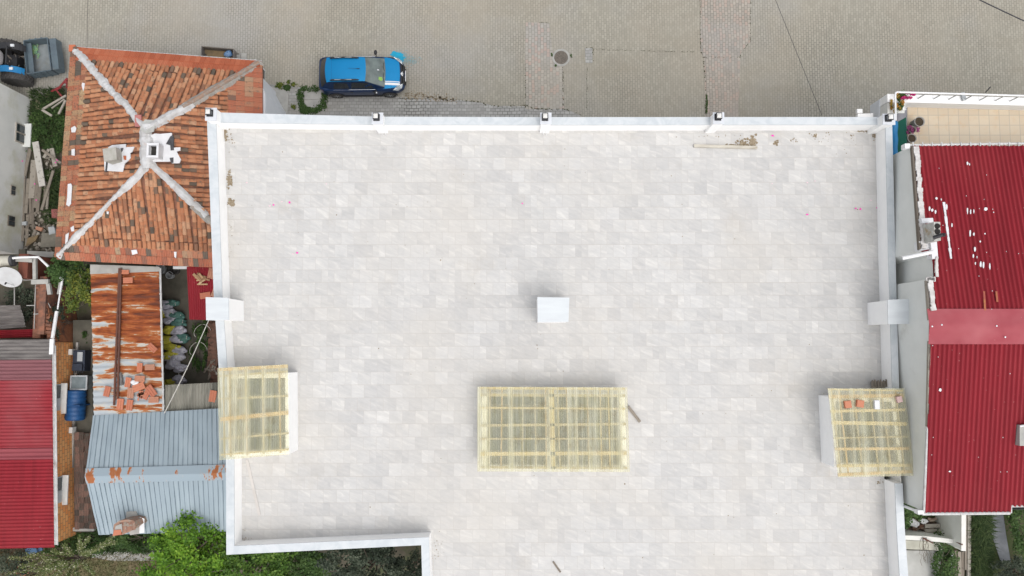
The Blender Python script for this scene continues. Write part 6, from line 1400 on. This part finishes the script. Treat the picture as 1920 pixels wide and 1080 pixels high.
for i, (x0, x1, y0, y1, v_, lab) in enumerate(((1787, 1786, 1033, 1110, .75, "outermost pale timber of the stack on the platform side"), (1792, 1793, 1032, 1110, .25, "dark narrow timber second in the stack"), (1798, 1799, 1034, 1110, .55, "tan timber ending level with the coping wall"), (1805, 1803, 1034, 1110, .3, "dark timber in the middle of the stack"), (1812, 1811, 955, 1068, .5, "long timber reaching under the red roof's gutter"), (1817, 1816, 958, 1110, .8, "broad pale timber on the grass side of the stack"), (1815, 1814, 1062, 1110, .45, "short lower timber beside the broad pale one"))):
    solo(MB().beam(P(x0, y0, .2 + .05 * (i % 3)), P(x1, y1, .2 + .05 * (i % 3)), .15, .1, v_), "timber", m_wood, lab, "timber", "timbers stacked along the garden wall")
solo(MB().beam(P(1784.5, 1040, .3), P(1784, 1110, .3), .09, .08), "steel_rail", m_greyplast, "pale grey steel rail next to the timber stack", "rail")

# ================================================================ trees, shrubs, grass
def tree(name, label, px, py, z0, r, n, size, leaf, clumps, trunk=.12, h=None, spread=.33, lean=(0, 0), cat="tree", shell=.5, group=None):
    c = P(px, py, z0); root = thing(name, label, cat, pt(c, 0), group); g = pt(c, 0) + Vector((lean[0], lean[1], 0))
    mb = MB().leaves(c, r, n, size, clumps, spread, shell=shell); build(mb, "crown", leaf, root)
    mb = MB(); mb.tube([g, L3(g, c, .45) + Vector((rnd(-.1, .1), rnd(-.1, .1), 0)), L3(g, c, .9)], [trunk, trunk * .75, trunk * .4], 8)
    for i in range(9):
        a = i * .698 + rnd(0, .4); s_ = L3(g, c, rnd(.4, .8)); e = c + Vector((math.cos(a) * r[0] * .75, math.sin(a) * r[1] * .75, rnd(-.3, .6) * r[2])); mb.tube([s_, L3(s_, e, .5) + Vector((0, 0, .15)), e], [trunk * .4, trunk * .25, trunk * .1], 6)
    build(mb, "trunk", m_bark, root); return root
tree("spring_tree", "bright green leafy tree growing against the metal roof's lower edge", 362, 1034, 2.9, (1.75, 1.5, 1.0), 9000, .13, m_leaf_bright, 75, spread=.24)
tree("spring_tree", "smaller bright green tree at the bottom edge below the metal roof", 322, 1078, 2.0, (1.2, 1.0, .8), 3600, .12, m_leaf_bright, 36, spread=.28)
tree("garden_tree", "mid green tree under the corner of the marble parapet", 470, 1068, 3.0, (2.0, 1.2, .9), 7000, .14, m_leaf_fresh, 60, spread=.26)
tree("garden_tree", "mid green bushy tree between the bright tree and the dark one", 560, 1075, 2.6, (1.5, 1.1, .8), 4200, .13, m_leaf_mid, 40, spread=.28)
tree("dark_evergreen", "dark olive green tree filling the parapet's notch", 690, 1072, 4.2, (2.0, 1.4, 1.0), 8000, .12, m_leaf_dark, 80, spread=.17)
tree("dark_evergreen", "dark tree under the parapet's far corner of the notch", 765, 1090, 3.0, (1.1, 1.2, .9), 3400, .11, m_leaf_dark, 36, spread=.2)
tree("fig_bush", "leafy bush with yellow green tips between the tiled eave and the rusted roof", 130, 507, 2.2, (.95, .65, .6), 2600, .13, m_leaf_mid, 30, cat="bush", spread=.3)
tree("fig_bush", "yellow green bush leaning over the rusted roof's edge", 152, 545, 2.7, (.75, .95, .5), 2200, .12, m_leaf_yel, 26, cat="bush", spread=.3)
tree("small_bush", "small yellowish bush behind the pipe near the water tank", 58, 503, 1.3, (.5, .45, .4), 700, .09, m_leaf_yel, 12, .04, cat="bush")
tree("ivy_bush", "dark ivy in the courtyard below the ruined shed frame", 62, 590, .7, (.75, .9, .4), 1500, .10, m_leaf_dark, 20, .04, cat="bush")
tree("ivy_bush", "dark creeper on the courtyard floor near the dish", 40, 560, .4, (.7, .6, .25), 900, .09, m_leaf_dark, 14, .03, cat="bush")
tree("ivy_bush", "dark green creeper hanging between the brick piers", 108, 605, 1.8, (.45, .7, .4), 700, .08, m_leaf_dark, 12, .03, cat="bush")
tree("ivy_bush", "small green bush beside the rusted roof's outer edge", 163, 632, .7, (.3, .4, .3), 400, .09, m_leaf_mid, 6, .03, cat="bush")
# blossoming tree: long bare shoots with blossoms
c = P(150, 1045, 0); root = thing("blossom_tree", "thin branched tree with pale blossoms below the brick house", "tree", c); br, cr = MB(), MB(); hub = P(148, 1045, 1.2)
br.tube([c, hub], [.09, .07], 8)
tips = [(212, 1006, 3.0), (216, 1016, 2.7), (196, 1020, 2.8), (178, 1030, 2.6), (168, 1006, 2.4), (150, 1008, 2.3), (120, 1022, 2.3), (100, 1034, 2.2), (84, 1050, 2.0), (70, 1070, 2.0), (95, 1082, 2.2), (125, 1085, 2.3), (150, 1090, 2.3), (175, 1076, 2.2), (52, 1040, 1.6), (40, 1062, 1.6), (20, 1045, 1.4), (140, 1060, 2.3), (112, 1055, 2.1), (90, 1065, 2.2), (10, 1075, 1.3), (60, 1085, 1.9)]
for (x, y, z_) in tips:
    e = P(x, y, z_); m_ = L3(hub, e, .5) + Vector((rnd(-.12, .12), rnd(-.12, .12), .12)); br.tube([hub, m_, e], [.035, .022, .008], 6)
    for k_ in range(46):
        u = rnd(.3, 1.03); p = (L3(hub, m_, u * 2) if u < .5 else L3(m_, e, u * 2 - 1)); cr.leaves(p, (.10, .10, .07), 5, .075)
build(br, "branches", m_bark, root); build(cr, "crown", m_blossom, root)
tree("garden_shrub", "green shrub at the end of the tile lean-to by the chimney", 190, 1012, .6, (1.4, .6, .45), 2400, .11, m_leaf_mid, 24, .04, cat="shrub")
tree("garden_shrub", "dark green shrubs under the metal roof's lower edge", 262, 1010, .6, (1.1, .55, .4), 1900, .11, m_leaf_mid, 18, .04, cat="shrub")
tree("garden_shrub", "green shrub at the brick house's lower corner", 112, 1032, .6, (.9, .6, .4), 1500, .10, m_leaf_mid, 16, .04, cat="shrub")
tree("garden_shrub", "scrubby brownish bush below the red roof's lower edge", 30, 1052, .5, (1.3, .8, .4), 1800, .09, m_leaf_dark, 22, .03, cat="shrub")
tree("garden_shrub", "dark green bush in the gap below the grey neighbour wall", 1706, 948, .9, (.7, .9, .6), 1800, .11, m_leaf_mid, 18, .05, cat="shrub")
tree("garden_shrub", "green shrub beside the pale concrete platform", 1772, 1055, .8, (.55, 1.3, .5), 2400, .10, m_leaf_mid, 24, .05, cat="shrub")
tree("garden_shrub", "dark bush in the lower right corner of the garden", 1908, 1072, 1.0, (1.0, .6, .6), 2600, .10, m_leaf_dark, 28, .05, cat="shrub")
tree("garden_shrub", "green bush right of the stone path under the red roof", 1916, 985, .9, (.6, 1.3, .6), 2200, .11, m_leaf_mid, 26, .05, cat="shrub")
def g1(): return P(rnd(1818, 1836) + rnd(0, 11) + max(0, 9 * 0), rnd(955, 1082), 0)
solo(MB().blades(g1, 5200, .55, .022, .8), "grass", m_grass, "tall lush grass between the timbers and the stone path", "grass", kind="stuff")
def g2_(): return P(rnd(1690, 1800), rnd(1020, 1090), 0)
def g3(): return P(rnd(0, 430), rnd(1035, 1095), 0) 
solo(MB().blades(g3, 5200, .16, .014), "grass", m_grassdry, "dry short lawn at the lower left", "grass", kind="stuff")
def g4(): return P(rnd(170, 300), rnd(998, 1034), 0)
solo(MB().blades(g4, 2600, .3, .016), "grass", m_grass, "green grass along the metal roof's lower edge", "grass", kind="stuff")
mb = MB().box(P(62, 1031, .35), (.5, .32, .3), .35); mb.box(P(74, 1030, .3), (.3, .15, .08), .2); solo(mb, "blue_box", plain("faded_blue_box", (.09, .19, .34), (.07, .14, .26), 4, .6), "faded blue plastic box under the red roof's lower edge", "box")
mb = MB(); 
for _ in range(12): mb.box(P(42 + random.gauss(0, 5), 1072 + random.gauss(0, 2.5), .1), (.2, .15, .06), rnd(0, 3), rnd())
solo(mb, "brick_bits", m_claytile, "scattered red brick bits in the lower left scrub", "bricks", kind="stuff")

# ================================================================ overhead cables
def cable(a, b, z1, z2, r_, lab, sag=.25):
    A, B = P(*a, z1), P(*b, z2); pts = [L3(A, B, i / 14) - Vector((0, 0, sag * math.sin(math.pi * i / 14))) for i in range(15)]
    solo(MB().tube(pts, r_, 6), "overhead_cable", m_cable, lab, "cable", "cables over the street")
cable((1430, -60), (1541, 216), 7.5, 6.0, .009, "thin cable slanting across the street to the apartment building's front", 0)
cable((1760, -38), (2010, 80), 7.8, 7.6, .022, "thick dark cable crossing the upper right corner of the street", .05)
cable((166, -40), (163, 92), 7.5, 3.4, .007, "thin cable dropping to the tiled roof's street eave", .0)
